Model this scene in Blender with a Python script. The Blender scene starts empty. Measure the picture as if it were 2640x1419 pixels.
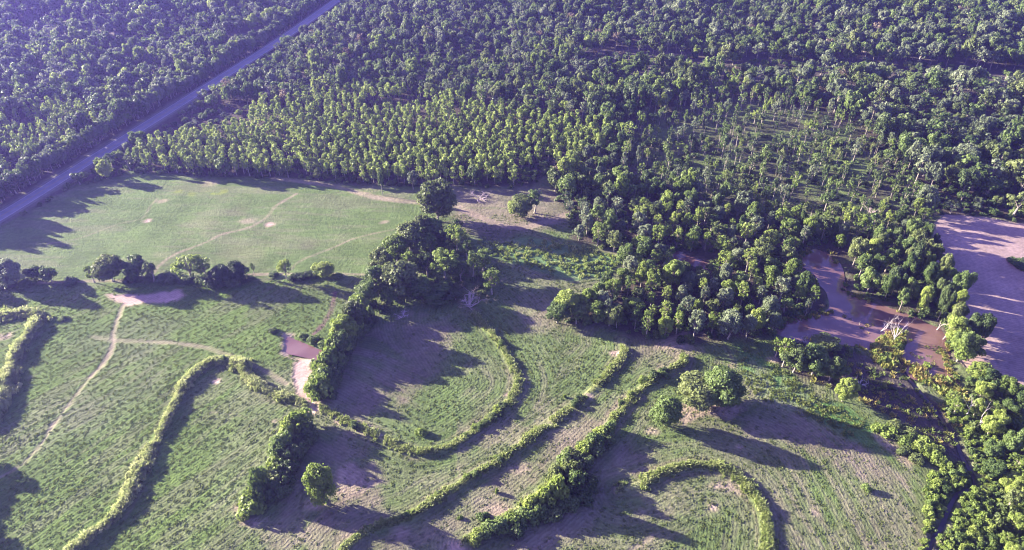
import bpy, math, random
import numpy as np
from mathutils import Vector

# ------------------------------------------------------------------ camera
H = 140.0                     # flying height of the drone, metres
PITCH = math.radians(36)      # below the horizon
FOC = 0.695                   # focal length / picture width
U0, V0, FPX = 1288.0, 692.5, 0.695 * 2576
SUN_EL, SHADOW_AZ = math.radians(15), math.radians(-21)
scene = bpy.context.scene
col = scene.collection

cam = bpy.data.cameras.new("camera")
cam.sensor_width = 36.0
cam.lens = 36.0 * FOC
cam.clip_start, cam.clip_end = 1.0, 8000.0
camo = bpy.data.objects.new("camera", cam)
camo.location = (0, 0, H)
camo.rotation_euler = (math.pi / 2 - PITCH, 0, 0)
col.objects.link(camo)
scene.camera = camo
scene.render.resolution_x, scene.render.resolution_y = 1024, 550

# ------------------------------------------------------------------ light
world = bpy.data.worlds.new("World")
scene.world = world
world.use_nodes = True
wn, wl = world.node_tree.nodes, world.node_tree.links
wn.clear()
sky = wn.new("ShaderNodeTexSky")
sky.sky_type = 'NISHITA'
sky.sun_disc = False
sky.sun_elevation = SUN_EL
# direction towards the sun on the ground (opposite to the shadows)
SDX, SDY = -math.cos(SHADOW_AZ), -math.sin(SHADOW_AZ)
sky.sun_rotation = math.atan2(SDX, SDY)
sky.air_density, sky.dust_density, sky.ozone_density = 1.0, 1.2, 2.0
tint = wn.new("ShaderNodeMix")
tint.data_type, tint.blend_type = 'RGBA', 'MULTIPLY'
tint.inputs[0].default_value = 1.0
tint.inputs[7].default_value = (0.82, 0.59, 1.22, 1)
bg = wn.new("ShaderNodeBackground")
bg.inputs[1].default_value = 0.07
wo = wn.new("ShaderNodeOutputWorld")
wl.new(sky.outputs[0], tint.inputs[6])
wl.new(tint.outputs[2], bg.inputs[0])
wl.new(bg.outputs[0], wo.inputs[0])

sun = bpy.data.lights.new("sun", 'SUN')
sun.energy = 5.0
sun.angle = math.radians(0.6)
sun.color = (1.0, 0.90, 0.72)
suno = bpy.data.objects.new("sun", sun)
tosun = Vector((SDX * math.cos(SUN_EL), SDY * math.cos(SUN_EL), math.sin(SUN_EL)))
suno.rotation_euler = tosun.to_track_quat('Z', 'Y').to_euler()
suno.location = (-400, 300, 300)
col.objects.link(suno)

scene.view_settings.view_transform = 'Standard'
scene.view_settings.look = 'None'
scene.view_settings.exposure = 2.95
scene.view_settings.gamma = 1.0
scene.cycles.max_bounces = 6
scene.cycles.diffuse_bounces = 3
scene.cycles.volume_bounces = 0
scene.cycles.use_denoising = True
scene.cycles.filter_width = 1.15

rng = np.random.default_rng(11)
random.seed(5)

# ------------------------------------------------------------------ where things stand on the ground
SP, CP = math.sin(PITCH), math.cos(PITCH)


def P(u, v, z=0.0):
    """ground point (metres) that lies in direction u, v of the survey picture (2576 wide)"""
    a, b = (u - U0) / FPX, (v - V0) / FPX
    k = (H - z) / (SP + b * CP)
    return np.array([a * k, k * (CP - b * SP)])


def PP(pts):
    return np.array([P(*p) for p in pts])


def proj(x, y, z=0.0):
    zc = y * CP + (H - z) * SP
    up = y * SP - (H - z) * CP
    return U0 + FPX * x / zc, V0 - FPX * up / zc


def px2m(u, v, wpx, hpx):
    """foot position, metres across and metres up of a rounded thing that fills wpx by hpx above u, v"""
    dep = PITCH + math.atan((v - hpx * .4 - V0) / FPX)
    half = max(hpx / 2, wpx / 2 * math.sin(dep) * 1.12)
    bc = math.sqrt(half ** 2 - (wpx / 2 * math.sin(dep)) ** 2)
    vf = v - (hpx / 2 - bc)
    s = H / (SP + (vf - V0) / FPX * CP) / FPX
    return P(u, vf), wpx * s, 2 * bc / math.cos(dep) * s


def inpoly(px, py, poly):
    poly = np.asarray(poly, float)
    inside = np.zeros(np.shape(px), bool)
    n = len(poly)
    j = n - 1
    for i in range(n):
        xi, yi = poly[i]
        xj, yj = poly[j]
        with np.errstate(divide='ignore', invalid='ignore'):
            c = ((yi > py) != (yj > py)) & (px < (xj - xi) * (py - yi) / (yj - yi + 1e-12) + xi)
        inside ^= c
        j = i
    return inside


def smooth_line(pts, step=1.0):
    """Catmull-Rom through ground points, resampled"""
    p = np.asarray(pts, float)
    q = np.vstack([2 * p[0] - p[1], p, 2 * p[-1] - p[-2]])
    out = []
    for i in range(1, len(q) - 2):
        n = max(2, int(np.linalg.norm(q[i + 1] - q[i]) / step))
        for t in np.linspace(0, 1, n, endpoint=False):
            a, b, c, d = q[i - 1], q[i], q[i + 1], q[i + 2]
            out.append(.5 * ((2 * b) + (-a + c) * t + (2 * a - 5 * b + 4 * c - d) * t * t + (-a + 3 * b - 3 * c + d) * t ** 3))
    out.append(q[-2])
    return np.array(out)


def dist_line(X, Y, line, closed=False, reach=None):
    """distance and signed side to a polyline, arrays in, arrays out"""
    L = np.asarray(line, float)
    if closed:
        L = np.vstack([L, L[:1]])
    best = np.full(X.shape, 1e9)
    side = np.zeros(X.shape)
    along = np.zeros(X.shape)
    acc = 0.0
    for a, b in zip(L[:-1], L[1:]):
        d = b - a
        l2 = d @ d
        if l2 < 1e-9:
            continue
        t = np.clip(((X - a[0]) * d[0] + (Y - a[1]) * d[1]) / l2, 0, 1)
        ex, ey = X - a[0] - t * d[0], Y - a[1] - t * d[1]
        dd = ex * ex + ey * ey
        m = dd < best
        best[m] = dd[m]
        side[m] = (d[0] * ey - d[1] * ex)[m]
        along[m] = (acc + t * math.sqrt(l2))[m]
        acc += math.sqrt(l2)
    return np.sqrt(best), np.sign(side), along


def vnoise(X, Y, scale, seed=0):
    """smooth value noise -1..1"""
    r = np.random.default_rng(seed)
    T = r.uniform(-1, 1, (256, 256))
    x, y = X / scale + 1000.3, Y / scale + 1000.7
    i, j = np.floor(x).astype(int), np.floor(y).astype(int)
    fx, fy = x - i, y - j
    fx, fy = fx * fx * (3 - 2 * fx), fy * fy * (3 - 2 * fy)
    g = lambda a, b: T[a % 256, b % 256]
    return (g(i, j) * (1 - fx) + g(i + 1, j) * fx) * (1 - fy) + (g(i, j + 1) * (1 - fx) + g(i + 1, j + 1) * fx) * fy


def fbm(X, Y, scale, seed=0, octs=4):
    s, a, t = 0, 1, 0
    for k in range(octs):
        s = s + a * vnoise(X, Y, scale / 2 ** k, seed + k)
        t += a
        a *= .55
    return s / t


def sstep(a, b, x):
    t = np.clip((x - a) / (b - a), 0, 1)
    return t * t * (3 - 2 * t)


# ---- the lie of the land, traced on the ground
ROAD = PP([(-110, 612), (53, 515), (330, 340), (560, 195), (708, 100), (853, -2), (910, -42)])
BERMS = [
    [(-60, 806), (-10, 800), (40, 793), (82, 790), (98, 805), (82, 835), (55, 868), (35, 910), (20, 955), (5, 1005), (-30, 1080)],
    [(150, 1410), (185, 1385), (240, 1340), (290, 1300), (320, 1250), (350, 1190), (378, 1130), (410, 1080), (440, 1020), (462, 975), (490, 940), (522, 915), (562, 911), (608, 917), (622, 945), (645, 968), (680, 990), (730, 1005), (765, 1017)],
    [(1190, 790), (1220, 820), (1260, 870), (1290, 920), (1305, 960), (1290, 1002), (1250, 1042), (1190, 1088), (1140, 1120), (1090, 1136), (1040, 1138), (1000, 1124), (960, 1102), (900, 1075), (850, 1050), (810, 1027)],
    [(1568, 858), (1570, 890), (1540, 930), (1510, 962), (1470, 1000), (1400, 1052), (1330, 1105), (1270, 1152), (1200, 1192), (1140, 1232), (1080, 1270), (1030, 1302), (960, 1322), (900, 1352), (860, 1395)],
    [(1722, 900), (1716, 918), (1680, 935), (1640, 957), (1600, 990), (1560, 1040), (1520, 1088), (1470, 1135), (1425, 1178), (1380, 1220), (1330, 1265), (1280, 1300), (1220, 1335), (1165, 1367)],
    [(1560, 1236), (1620, 1215), (1680, 1186), (1740, 1174), (1800, 1177), (1850, 1195), (1885, 1230), (1915, 1275), (1930, 1320), (1928, 1400)],
]
BERM = [smooth_line(PP(b), 2.0) for b in BERMS]
BERM_H = [.95, .55, .4, .42, .45, .5]

PASTURE = [(-80, 690), (-60, 610), (60, 548), (180, 474), (330, 432), (560, 448), (760, 452), (880, 470), (970, 496), (1062, 508), (1060, 560), (1000, 620), (950, 690), (830, 702), (500, 712), (100, 716), (-80, 716)]
POND_S = [(716, 845), (728, 846), (775, 866), (816, 884), (813, 903), (790, 901), (742, 891), (717, 882)]
POND_B = [(2006, 662), (2016, 640), (2048, 627), (2080, 632), (2106, 654), (2124, 680), (2130, 722), (2142, 738), (2190, 757), (2240, 773), (2310, 799), (2366, 825), (2386, 862), (2384, 900), (2402, 945), (2430, 1000), (2402, 1002), (2345, 958), (2290, 945), (2266, 900), (2276, 848), (2200, 874), (2130, 864), (2050, 860), (1985, 848), (1955, 828), (1982, 802), (2060, 790), (2086, 772), (2082, 735), (2056, 712), (2046, 690)]
POND_W = [(1686, 622), (1720, 634), (1760, 648), (1797, 668), (1765, 676), (1722, 664), (1690, 648)]
BARE = [(2340, 650), (2352, 560), (2375, 540), (2480, 548), (2600, 566), (2760, 600), (2760, 1080), (2600, 1010), (2520, 975), (2440, 932), (2412, 905), (2450, 862), (2420, 780), (2380, 705)]
CREEK = [(2330, 1400), (2352, 1350), (2372, 1320), (2390, 1275), (2412, 1238), (2455, 1222), (2450, 1190), (2425, 1150), (2400, 1090), (2340, 1010), (2290, 950), (2262, 905)]
MEADOW = [(1190, 605), (1250, 612), (1330, 600), (1440, 612), (1560, 652), (1530, 700), (1440, 705), (1320, 672), (1230, 642)]
WETLAND = [(1960, 850), (2130, 870), (2260, 930), (2400, 1040), (2450, 1160), (2400, 1180), (2290, 1075), (2160, 1010), (2040, 960), (1950, 910)]
GREEN = [(1860, 870), (1935, 905), (2010, 965), (2110, 1020), (2190, 1080), (2240, 1150), (2190, 1140), (2100, 1080), (2000, 1040), (1900, 1000), (1865, 950)]
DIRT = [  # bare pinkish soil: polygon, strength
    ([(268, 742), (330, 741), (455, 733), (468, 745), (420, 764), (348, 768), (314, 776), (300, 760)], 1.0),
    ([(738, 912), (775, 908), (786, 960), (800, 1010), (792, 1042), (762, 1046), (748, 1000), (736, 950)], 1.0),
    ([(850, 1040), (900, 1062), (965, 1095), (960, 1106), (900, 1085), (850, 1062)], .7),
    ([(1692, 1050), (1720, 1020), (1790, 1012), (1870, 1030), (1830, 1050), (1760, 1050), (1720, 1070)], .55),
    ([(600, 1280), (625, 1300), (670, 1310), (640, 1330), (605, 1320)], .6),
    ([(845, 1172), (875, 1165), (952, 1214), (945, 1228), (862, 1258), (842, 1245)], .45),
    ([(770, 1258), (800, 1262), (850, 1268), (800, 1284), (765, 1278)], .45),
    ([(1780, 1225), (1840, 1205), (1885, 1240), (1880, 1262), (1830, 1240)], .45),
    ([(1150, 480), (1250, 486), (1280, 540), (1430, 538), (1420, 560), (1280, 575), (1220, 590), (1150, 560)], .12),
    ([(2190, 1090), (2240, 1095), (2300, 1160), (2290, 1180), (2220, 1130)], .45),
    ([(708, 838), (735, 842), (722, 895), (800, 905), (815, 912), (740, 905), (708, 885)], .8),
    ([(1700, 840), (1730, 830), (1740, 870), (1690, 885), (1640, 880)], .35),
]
SPOTS = [(370, 555, 2.2, 1), (680, 565, 2.6, .9), (965, 558, 2.2, .5), (625, 556, 4, .4), (545, 958, 1.7, 1), (1790, 1274, 1.8, .8), (1275, 993, .9, .9), (12, 846, 3.0, .7),
         (1548, 892, 1.9, .8), (1480, 998, 1.6, .7), (1020, 790, 3.4, .3), (1860, 1125, 1.5, .5), (690, 1060, 1.2, .5), (1250, 1290, 4, .45), (1310, 1180, 3, .3), (1000, 1340, 3, .3),
         (2050, 1290, 1.5, .3), (410, 505, 3, .4), (525, 462, 5, .35), (1140, 1380, 3, .6), (1640, 1085, 2.5, .5), (1940, 905, 2, .5), (1845, 920, 2, .4)]
PATHS = [  # polyline, half width m, strength
    ([(312, 768), (300, 795), (286, 835), (284, 868), (262, 910), (228, 948)], .75, .95),
    ([(228, 948), (190, 995), (140, 1062), (108, 1110), (58, 1166), (0, 1200), (-60, 1225)], .5, .62),
    ([(235, 848), (300, 858), (420, 862), (500, 871), (560, 888), (650, 925), (720, 965)], .9, .55),
    ([(745, 488), (692, 520), (672, 545), (630, 572), (560, 590), (520, 610), (440, 642), (395, 675), (385, 690)], .75, .6),
    ([(990, 577), (900, 597), (830, 626), (760, 655), (730, 680)], .55, .5),
    ([(395, 500), (376, 520), (355, 550), (300, 562), (200, 600), (120, 615)], .5, .35),
    ([(690, 450), (760, 457), (850, 470), (900, 484), (960, 499), (1062, 510)], 1.7, .75),
    ([(1150, 520), (1240, 560), (1320, 572), (1440, 537)], 2.0, .5),
    ([(-80, 712), (100, 711), (230, 708), (400, 706), (640, 692), (780, 690), (930, 690)], .8, .7),
    ([(1510, 628), (1580, 646), (1640, 655)], 1.2, .5),
    ([(842, 735), (836, 770), (815, 812), (788, 842)], .8, -.8),
    ([(500, 1035), (560, 1040), (620, 1050)], .3, .3),
    ([(1230, 725), (1270, 700)], .6, .5),
    ([(760, 1040), (810, 1028), (850, 1045), (900, 1070)], .8, .7),
    ([(1590, 1385), (1640, 1350)], .7, .4),
    ([(1640, 960), (1600, 993), (1560, 1043), (1520, 1092), (1425, 1182), (1330, 1270), (1220, 1340)], .5, .35),
    ([(1465, 1003), (1400, 1054), (1330, 1107), (1200, 1194)], .6, .35),
]
ROAD_S = smooth_line(ROAD, 8.0)


def terrain_arrays(X, Y):
    z = .35 * fbm(X, Y, 45, 3, 2) + .12 * fbm(X, Y, 9, 7, 2)
    for b, h in zip(BERM, BERM_H):
        d, s, al = dist_line(X, Y, b)
        z = z + h * np.exp(-(d / 1.15) ** 2) * (.85 + .3 * vnoise(X, Y, 5, 21))
    rd, s, al = dist_line(X, Y, ROAD)
    k = sstep(7, 14, rd)
    z = z * k + .25 * (1 - k)
    for poly, deep in ((POND_S, .9), (POND_B, 1.0), (POND_W, .8)):
        g = PP(poly)
        d, s, al = dist_line(X, Y, g, closed=True)
        ins = inpoly(X, Y, g)
        sd = np.where(ins, -d, d) + 1.9 * fbm(X, Y, 6, 31, 3)
        w = 1 - sstep(-1.5, 2.2, sd)
        z = z * (1 - w) - deep * w
    d, s, al = dist_line(X, Y, PP(CREEK))
    w = 1 - sstep(.3, 1.0, d)
    z = z - 1.0 * w
    return z


def ground_z(x, y):
    return float(terrain_arrays(np.array([float(x)]), np.array([float(y)]))[0])


# ------------------------------------------------------------------ materials
def mat(name):
    m = bpy.data.materials.new(name)
    m.use_nodes = True
    m.node_tree.nodes.clear()
    return m, m.node_tree.nodes, m.node_tree.links


def leaf_material(name, cols, trans=.40):
    """cols: three leaf colours that are mixed per plant and per patch of leaves"""
    m, n, l = mat(name)
    oi = n.new("ShaderNodeObjectInfo")
    tc = n.new("ShaderNodeNewGeometry")
    nz = n.new("ShaderNodeTexNoise")
    nz.inputs['Scale'].default_value = .9
    nz.inputs['Detail'].default_value = 3
    add = n.new("ShaderNodeMath")
    add.operation = 'ADD'
    mul = n.new("ShaderNodeMath")
    mul.operation = 'MULTIPLY_ADD'
    mul.inputs[1].default_value = .7
    mul.inputs[2].default_value = -.12
    m2 = n.new("ShaderNodeMath")
    m2.operation = 'MULTIPLY'
    m2.inputs[1].default_value = .62
    r = n.new("ShaderNodeValToRGB")
    e = r.color_ramp.elements
    e[0].position, e[0].color = .18, (*cols[0], 1)
    e[1].position, e[1].color = .82, (*cols[2], 1)
    k = e.new(.5)
    k.color = (*cols[1], 1)
    l.new(tc.outputs['Position'], nz.inputs['Vector'])
    l.new(oi.outputs['Random'], mul.inputs[0])
    l.new(nz.outputs[0], m2.inputs[0])
    l.new(mul.outputs[0], add.inputs[0])
    l.new(m2.outputs[0], add.inputs[1])
    l.new(add.outputs[0], r.inputs[0])
    d = n.new("ShaderNodeBsdfPrincipled")
    d.inputs['Roughness'].default_value = .55
    d.inputs['Specular IOR Level'].default_value = .25
    t = n.new("ShaderNodeBsdfTranslucent")
    mx = n.new("ShaderNodeMixShader")
    mx.inputs[0].default_value = trans
    o = n.new("ShaderNodeOutputMaterial")
    l.new(r.outputs[0], d.inputs['Base Color'])
    l.new(r.outputs[0], t.inputs['Color'])
    l.new(d.outputs[0], mx.inputs[1])
    l.new(t.outputs[0], mx.inputs[2])
    l.new(mx.outputs[0], o.inputs[0])
    return m


def plain_material(name, c1, c2, scale=3.0, rough=.9, bump=0.0):
    m, n, l = mat(name)
    tc = n.new("ShaderNodeNewGeometry")
    nz = n.new("ShaderNodeTexNoise")
    nz.inputs['Scale'].default_value = scale
    nz.inputs['Detail'].default_value = 4
    r = n.new("ShaderNodeValToRGB")
    r.color_ramp.elements[0].position, r.color_ramp.elements[0].color = .3, (*c1, 1)
    r.color_ramp.elements[1].position, r.color_ramp.elements[1].color = .7, (*c2, 1)
    d = n.new("ShaderNodeBsdfPrincipled")
    d.inputs['Roughness'].default_value = rough
    o = n.new("ShaderNodeOutputMaterial")
    l.new(tc.outputs['Position'], nz.inputs['Vector'])
    l.new(nz.outputs[0], r.inputs[0])
    l.new(r.outputs[0], d.inputs['Base Color'])
    l.new(d.outputs[0], o.inputs[0])
    return m


def ground_material(name, bump=1.0):
    """colour of the soil and plants comes with the ground itself; the nodes add grain, tufts and crop rows"""
    m, n, l = mat(name)
    at = n.new("ShaderNodeAttribute")
    at.attribute_name = "soil"
    ro = n.new("ShaderNodeAttribute")
    ro.attribute_name = "row"
    amp = n.new("ShaderNodeAttribute")
    amp.attribute_name = "tuft"
    g = n.new("ShaderNodeNewGeometry")
    n1 = n.new("ShaderNodeTexNoise")
    n1.inputs['Scale'].default_value = .75
    n1.inputs['Detail'].default_value = 6
    n1.inputs['Roughness'].default_value = .65
    n2 = n.new("ShaderNodeTexNoise")
    n2.inputs['Scale'].default_value = 2.4
    n2.inputs['Detail'].default_value = 3
    n3 = n.new("ShaderNodeTexNoise")
    n3.inputs['Scale'].default_value = .09
    n3.inputs['Detail'].default_value = 5
    for x in (n1, n2, n3):
        l.new(g.outputs['Position'], x.inputs['Vector'])
    # rows
    sn = n.new("ShaderNodeMath")
    sn.operation = 'SINE'
    ml = n.new("ShaderNodeMath")
    ml.operation = 'MULTIPLY'
    ml.inputs[1].default_value = 2 * math.pi / .9
    wob = n.new("ShaderNodeMath")
    wob.operation = 'MULTIPLY_ADD'
    wob.inputs[1].default_value = 1.2
    l.new(n1.outputs[0], wob.inputs[0])
    l.new(ro.outputs['Fac'], wob.inputs[2])
    l.new(wob.outputs[0], ml.inputs[0])
    l.new(ml.outputs[0], sn.inputs[0])
    # colour grain
    mr = n.new("ShaderNodeMapRange")
    mr.inputs[1].default_value, mr.inputs[2].default_value = .28, .72
    mr.inputs[3].default_value, mr.inputs[4].default_value = .74, 1.27
    l.new(n1.outputs[0], mr.inputs[0])
    mr3 = n.new("ShaderNodeMapRange")
    mr3.inputs[1].default_value, mr3.inputs[2].default_value = .3, .7
    mr3.inputs[3].default_value, mr3.inputs[4].default_value = .8, 1.2
    l.new(n3.outputs[0], mr3.inputs[0])
    mm = n.new("ShaderNodeMath")
    mm.operation = 'MULTIPLY'
    l.new(mr.outputs[0], mm.inputs[0])
    l.new(mr3.outputs[0], mm.inputs[1])
    rr = n.new("ShaderNodeMath")
    rr.operation = 'MULTIPLY_ADD'
    rr.inputs[1].default_value = .10
    rr.inputs[2].default_value = 1.0
    l.new(sn.outputs[0], rr.inputs[0])
    m3 = n.new("ShaderNodeMath")
    m3.operation = 'MULTIPLY'
    l.new(mm.outputs[0], m3.inputs[0])
    l.new(rr.outputs[0], m3.inputs[1])
    vm = n.new("ShaderNodeVectorMath")
    vm.operation = 'SCALE'
    l.new(at.outputs['Color'], vm.inputs[0])
    l.new(m3.outputs[0], vm.inputs['Scale'])
    # relief
    h1 = n.new("ShaderNodeMath")
    h1.operation = 'MULTIPLY_ADD'
    h1.inputs[1].default_value = .45
    l.new(n2.outputs[0], h1.inputs[0])
    l.new(n1.outputs[0], h1.inputs[2])
    h2 = n.new("ShaderNodeMath")
    h2.operation = 'MULTIPLY_ADD'
    h2.inputs[1].default_value = .05
    l.new(sn.outputs[0], h2.inputs[0])
    l.new(h1.outputs[0], h2.inputs[2])
    h3 = n.new("ShaderNodeMath")
    h3.operation = 'MULTIPLY'
    l.new(h2.outputs[0], h3.inputs[0])
    l.new(amp.outputs['Fac'], h3.inputs[1])
    bp = n.new("ShaderNodeBump")
    bp.inputs['Strength'].default_value = bump
    bp.inputs['Distance'].default_value = .5
    l.new(h3.outputs[0], bp.inputs['Height'])
    d = n.new("ShaderNodeBsdfPrincipled")
    d.inputs['Roughness'].default_value = .95
    d.inputs['Specular IOR Level'].default_value = .1
    l.new(vm.outputs[0], d.inputs['Base Color'])
    l.new(bp.outputs[0], d.inputs['Normal'])
    o = n.new("ShaderNodeOutputMaterial")
    l.new(d.outputs[0], o.inputs[0])
    return m


M_GROUND = ground_material("ground_soil_and_plants")
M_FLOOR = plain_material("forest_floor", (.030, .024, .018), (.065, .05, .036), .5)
M_BARK = plain_material("bark", (.16, .135, .11), (.32, .28, .23), 2.0)
M_PALE = plain_material("bleached_wood", (.30, .26, .25), (.48, .43, .41), 2.0)
M_DEADTWIG = plain_material("dead_twigs", (.26, .2, .2), (.42, .34, .34), 2.0)


def water_material():
    m, n, l = mat("muddy_water")
    d = n.new("ShaderNodeBsdfPrincipled")
    g = n.new("ShaderNodeNewGeometry")
    nz = n.new("ShaderNodeTexNoise")
    nz.inputs['Scale'].default_value = .12
    nz.inputs['Detail'].default_value = 4
    r = n.new("ShaderNodeValToRGB")
    r.color_ramp.elements[0].position, r.color_ramp.elements[0].color = .35, (.105, .056, .049, 1)
    r.color_ramp.elements[1].position, r.color_ramp.elements[1].color = .65, (.150, .092, .083, 1)
    l.new(g.outputs['Position'], nz.inputs['Vector'])
    l.new(nz.outputs[0], r.inputs[0])
    l.new(r.outputs[0], d.inputs['Base Color'])
    d.inputs['Roughness'].default_value = .08
    d.inputs['IOR'].default_value = 1.5
    w = n.new("ShaderNodeTexNoise")
    w.inputs['Scale'].default_value = 1.6
    bp = n.new("ShaderNodeBump")
    bp.inputs['Strength'].default_value = .03
    l.new(g.outputs['Position'], w.inputs['Vector'])
    l.new(w.outputs[0], bp.inputs['Height'])
    l.new(bp.outputs[0], d.inputs['Normal'])
    o = n.new("ShaderNodeOutputMaterial")
    l.new(d.outputs[0], o.inputs[0])
    return m


M_WATER = water_material()


# ------------------------------------------------------------------ mesh helpers
def new_mesh(name, verts, faces, mats, smooth=False, midx=None):
    me = bpy.data.meshes.new(name)
    verts = np.asarray(verts, np.float32)
    faces = np.asarray(faces, np.int32)
    k = faces.shape[1]
    me.vertices.add(len(verts))
    me.vertices.foreach_set("co", verts.ravel())
    me.loops.add(faces.size)
    me.loops.foreach_set("vertex_index", faces.ravel())
    me.polygons.add(len(faces))
    me.polygons.foreach_set("loop_start", np.arange(0, faces.size, k, dtype=np.int32))
    me.polygons.foreach_set("loop_total", np.full(len(faces), k, np.int32))
    for m in (mats if isinstance(mats, (list, tuple)) else [mats]):
        me.materials.append(m)
    if midx is not None:
        me.polygons.foreach_set("material_index", np.asarray(midx, np.int32))
    me.polygons.foreach_set("use_smooth", np.full(len(faces), smooth, bool))
    me.update()
    me.validate()
    return me


def tag(o, label=None, cat=None, group=None, kind=None):
    for k, v in (("label", label), ("category", cat), ("group", group), ("kind", kind)):
        if v:
            o[k] = v
    return o


def link(name, data, parent=None):
    o = bpy.data.objects.new(name, data)
    col.objects.link(o)
    if parent is not None:
        o.parent = parent
    return o


class Geo:
    """quads collected for one mesh"""

    def __init__(self):
        self.v, self.f, self.m, self.n = [], [], [], 0

    def add(self, v, f, mi=0):
        v, f = np.asarray(v, float), np.asarray(f, int)
        self.v.append(v)
        self.f.append(f + self.n)
        self.m.append(np.full(len(f), mi))
        self.n += len(v)

    def tube(self, pts, rads, sides=6, mi=0):
        pts = np.asarray(pts, float)
        V = []
        for i, p in enumerate(pts):
            t = pts[min(i + 1, len(pts) - 1)] - pts[max(i - 1, 0)]
            t = t / (np.linalg.norm(t) + 1e-9)
            a = np.cross(t, [0, 0, 1] if abs(t[2]) < .9 else [1, 0, 0])
            a /= np.linalg.norm(a) + 1e-9
            b = np.cross(t, a)
            for k in range(sides):
                an = 2 * math.pi * k / sides
                V.append(p + rads[i] * (a * math.cos(an) + b * math.sin(an)))
        F = [[i * sides + k, i * sides + (k + 1) % sides, (i + 1) * sides + (k + 1) % sides, (i + 1) * sides + k]
             for i in range(len(pts) - 1) for k in range(sides)]
        e = (len(pts) - 1) * sides
        F += [[e, e + 1, e + 2, e + 3]] if sides == 4 else [[e, e + 1, e + 2, e + 3], [e, e + 3, e + 4, e + (5 if sides > 5 else 4)]]
        self.add(V, F, mi)

    def leaves(self, c, nrm, size, r, mi=0):
        """kite-shaped leaf clusters at points c facing nrm"""
        n = len(c)
        nrm = nrm / (np.linalg.norm(nrm, axis=1, keepdims=True) + 1e-9)
        rv = r.normal(size=(n, 3))
        a = np.cross(nrm, rv)
        a /= np.linalg.norm(a, axis=1, keepdims=True) + 1e-9
        b = np.cross(nrm, a)
        s = size * r.uniform(.6, 1.35, (n, 1))
        w = r.uniform(.55, .95, (n, 1))
        bend = nrm * s * r.uniform(-.25, .1, (n, 1))
        V = np.stack([c - a * s, c - b * s * w + bend, c + a * s, c + b * s * w + bend], 1).reshape(-1, 3)
        self.add(V, np.arange(4 * n).reshape(n, 4), mi)

    def mesh(self, name, mats, smooth=False):
        return new_mesh(name, np.vstack(self.v), np.vstack(self.f), mats, smooth, np.concatenate(self.m))


# ------------------------------------------------------------------ the ground: one sheet, cut into its fields
GS = .62
GX0, GX1, GY0, GY1 = -262., 262., 62., 352.
nx, ny = int((GX1 - GX0) / GS) + 1, int((GY1 - GY0) / GS) + 1
gx, gy = np.linspace(GX0, GX1, nx), np.linspace(GY0, GY1, ny)
X, Y = np.meshgrid(gx, gy)
Z = terrain_arrays(X, Y)
UU, VV = proj(X, Y)           # survey coordinates of every ground vertex, used only to look up the traced outlines


def soft(poly, w=1.0, nz=1.0, seed=50):
    g = PP(poly)
    d, s, al = dist_line(X, Y, g, closed=True)
    sd = np.where(inpoly(X, Y, g), -d, d) + nz * fbm(X, Y, 4.5, seed, 3)
    return 1 - sstep(-w, w, sd)


C = np.zeros((ny, nx, 3))
C[:] = (.076, .106, .036)


def mix(mask, c):
    global C
    mask = np.clip(mask, 0, 1)[..., None]
    C = C * (1 - mask) + np.array(c) * mask


m_past = soft(PASTURE, 1.2, 1.2)
# crop: left field greener, middle fields mixed with dry stalks
left = sstep(900, 650, UU)
lown = fbm(X, Y, 26, 60, 4)
mix(left * .95, (.078, .122, .027))
mix(left * sstep(-.05, .45, lown) * .5, (.115, .135, .066))
mix((1 - left) * sstep(-.1, .5, fbm(X, Y, 18, 64, 4)) * .3, (.125, .118, .070))
mix(m_past, (.080, .118, .036))
mix(m_past * sstep(.05, .5, fbm(X, Y, 22, 68, 3)) * .45, (.118, .118, .062))
# strips of dry stubble in the bottom right field
d6, s6, a6 = dist_line(X, Y, BERM[5])
far_right = sstep(1930, 1990, UU) * sstep(1080, 1180, VV) * (1 - sstep(2280, 2330, UU))
strip = .5 + .5 * np.sin(X * 1.55 + Y * .12 + 2.5 * vnoise(X, Y, 14, 70))
mix(far_right * strip ** 3 * .5, (.18, .155, .11))
m_green = soft(GREEN, 2.0, 3.0, 71)
mix(m_green * .85, (.06, .135, .035))
m_mead = soft(MEADOW, 1.5, 2.0, 72)
mix(m_mead, (.085, .145, .055))
m_wet = soft(WETLAND, 1.5, 2.0, 73)
mix(m_wet, (.055, .048, .038))
# forest ground
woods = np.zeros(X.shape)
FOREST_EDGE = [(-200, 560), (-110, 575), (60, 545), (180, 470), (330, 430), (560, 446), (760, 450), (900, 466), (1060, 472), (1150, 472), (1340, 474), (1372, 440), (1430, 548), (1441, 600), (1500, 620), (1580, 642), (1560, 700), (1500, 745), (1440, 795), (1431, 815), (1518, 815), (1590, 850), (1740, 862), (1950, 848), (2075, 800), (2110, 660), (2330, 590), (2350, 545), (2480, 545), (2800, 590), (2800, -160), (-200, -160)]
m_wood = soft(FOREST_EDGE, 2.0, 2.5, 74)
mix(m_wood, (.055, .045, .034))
SPARSE = [(1600, 310), (1850, 250), (2120, 300), (2250, 430), (2290, 560), (2150, 600), (1980, 580), (1780, 500), (1580, 450)]
m_sp = soft(SPARSE, 14, 14, 75) * (.35 + .65 * sstep(-.35, .25, fbm(X, Y, 9, 76, 4)))
mix(m_sp * .85, (.088, .122, .038))
m_bank = soft([(2085, 650), (2340, 590), (2350, 690), (2392, 745), (2424, 800), (2460, 860), (2425, 925), (2378, 900), (2375, 850), (2340, 812), (2280, 792), (2188, 762), (2112, 725)], 1.5, 1.5, 76)
mix(m_bank, (.05, .043, .033))
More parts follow.
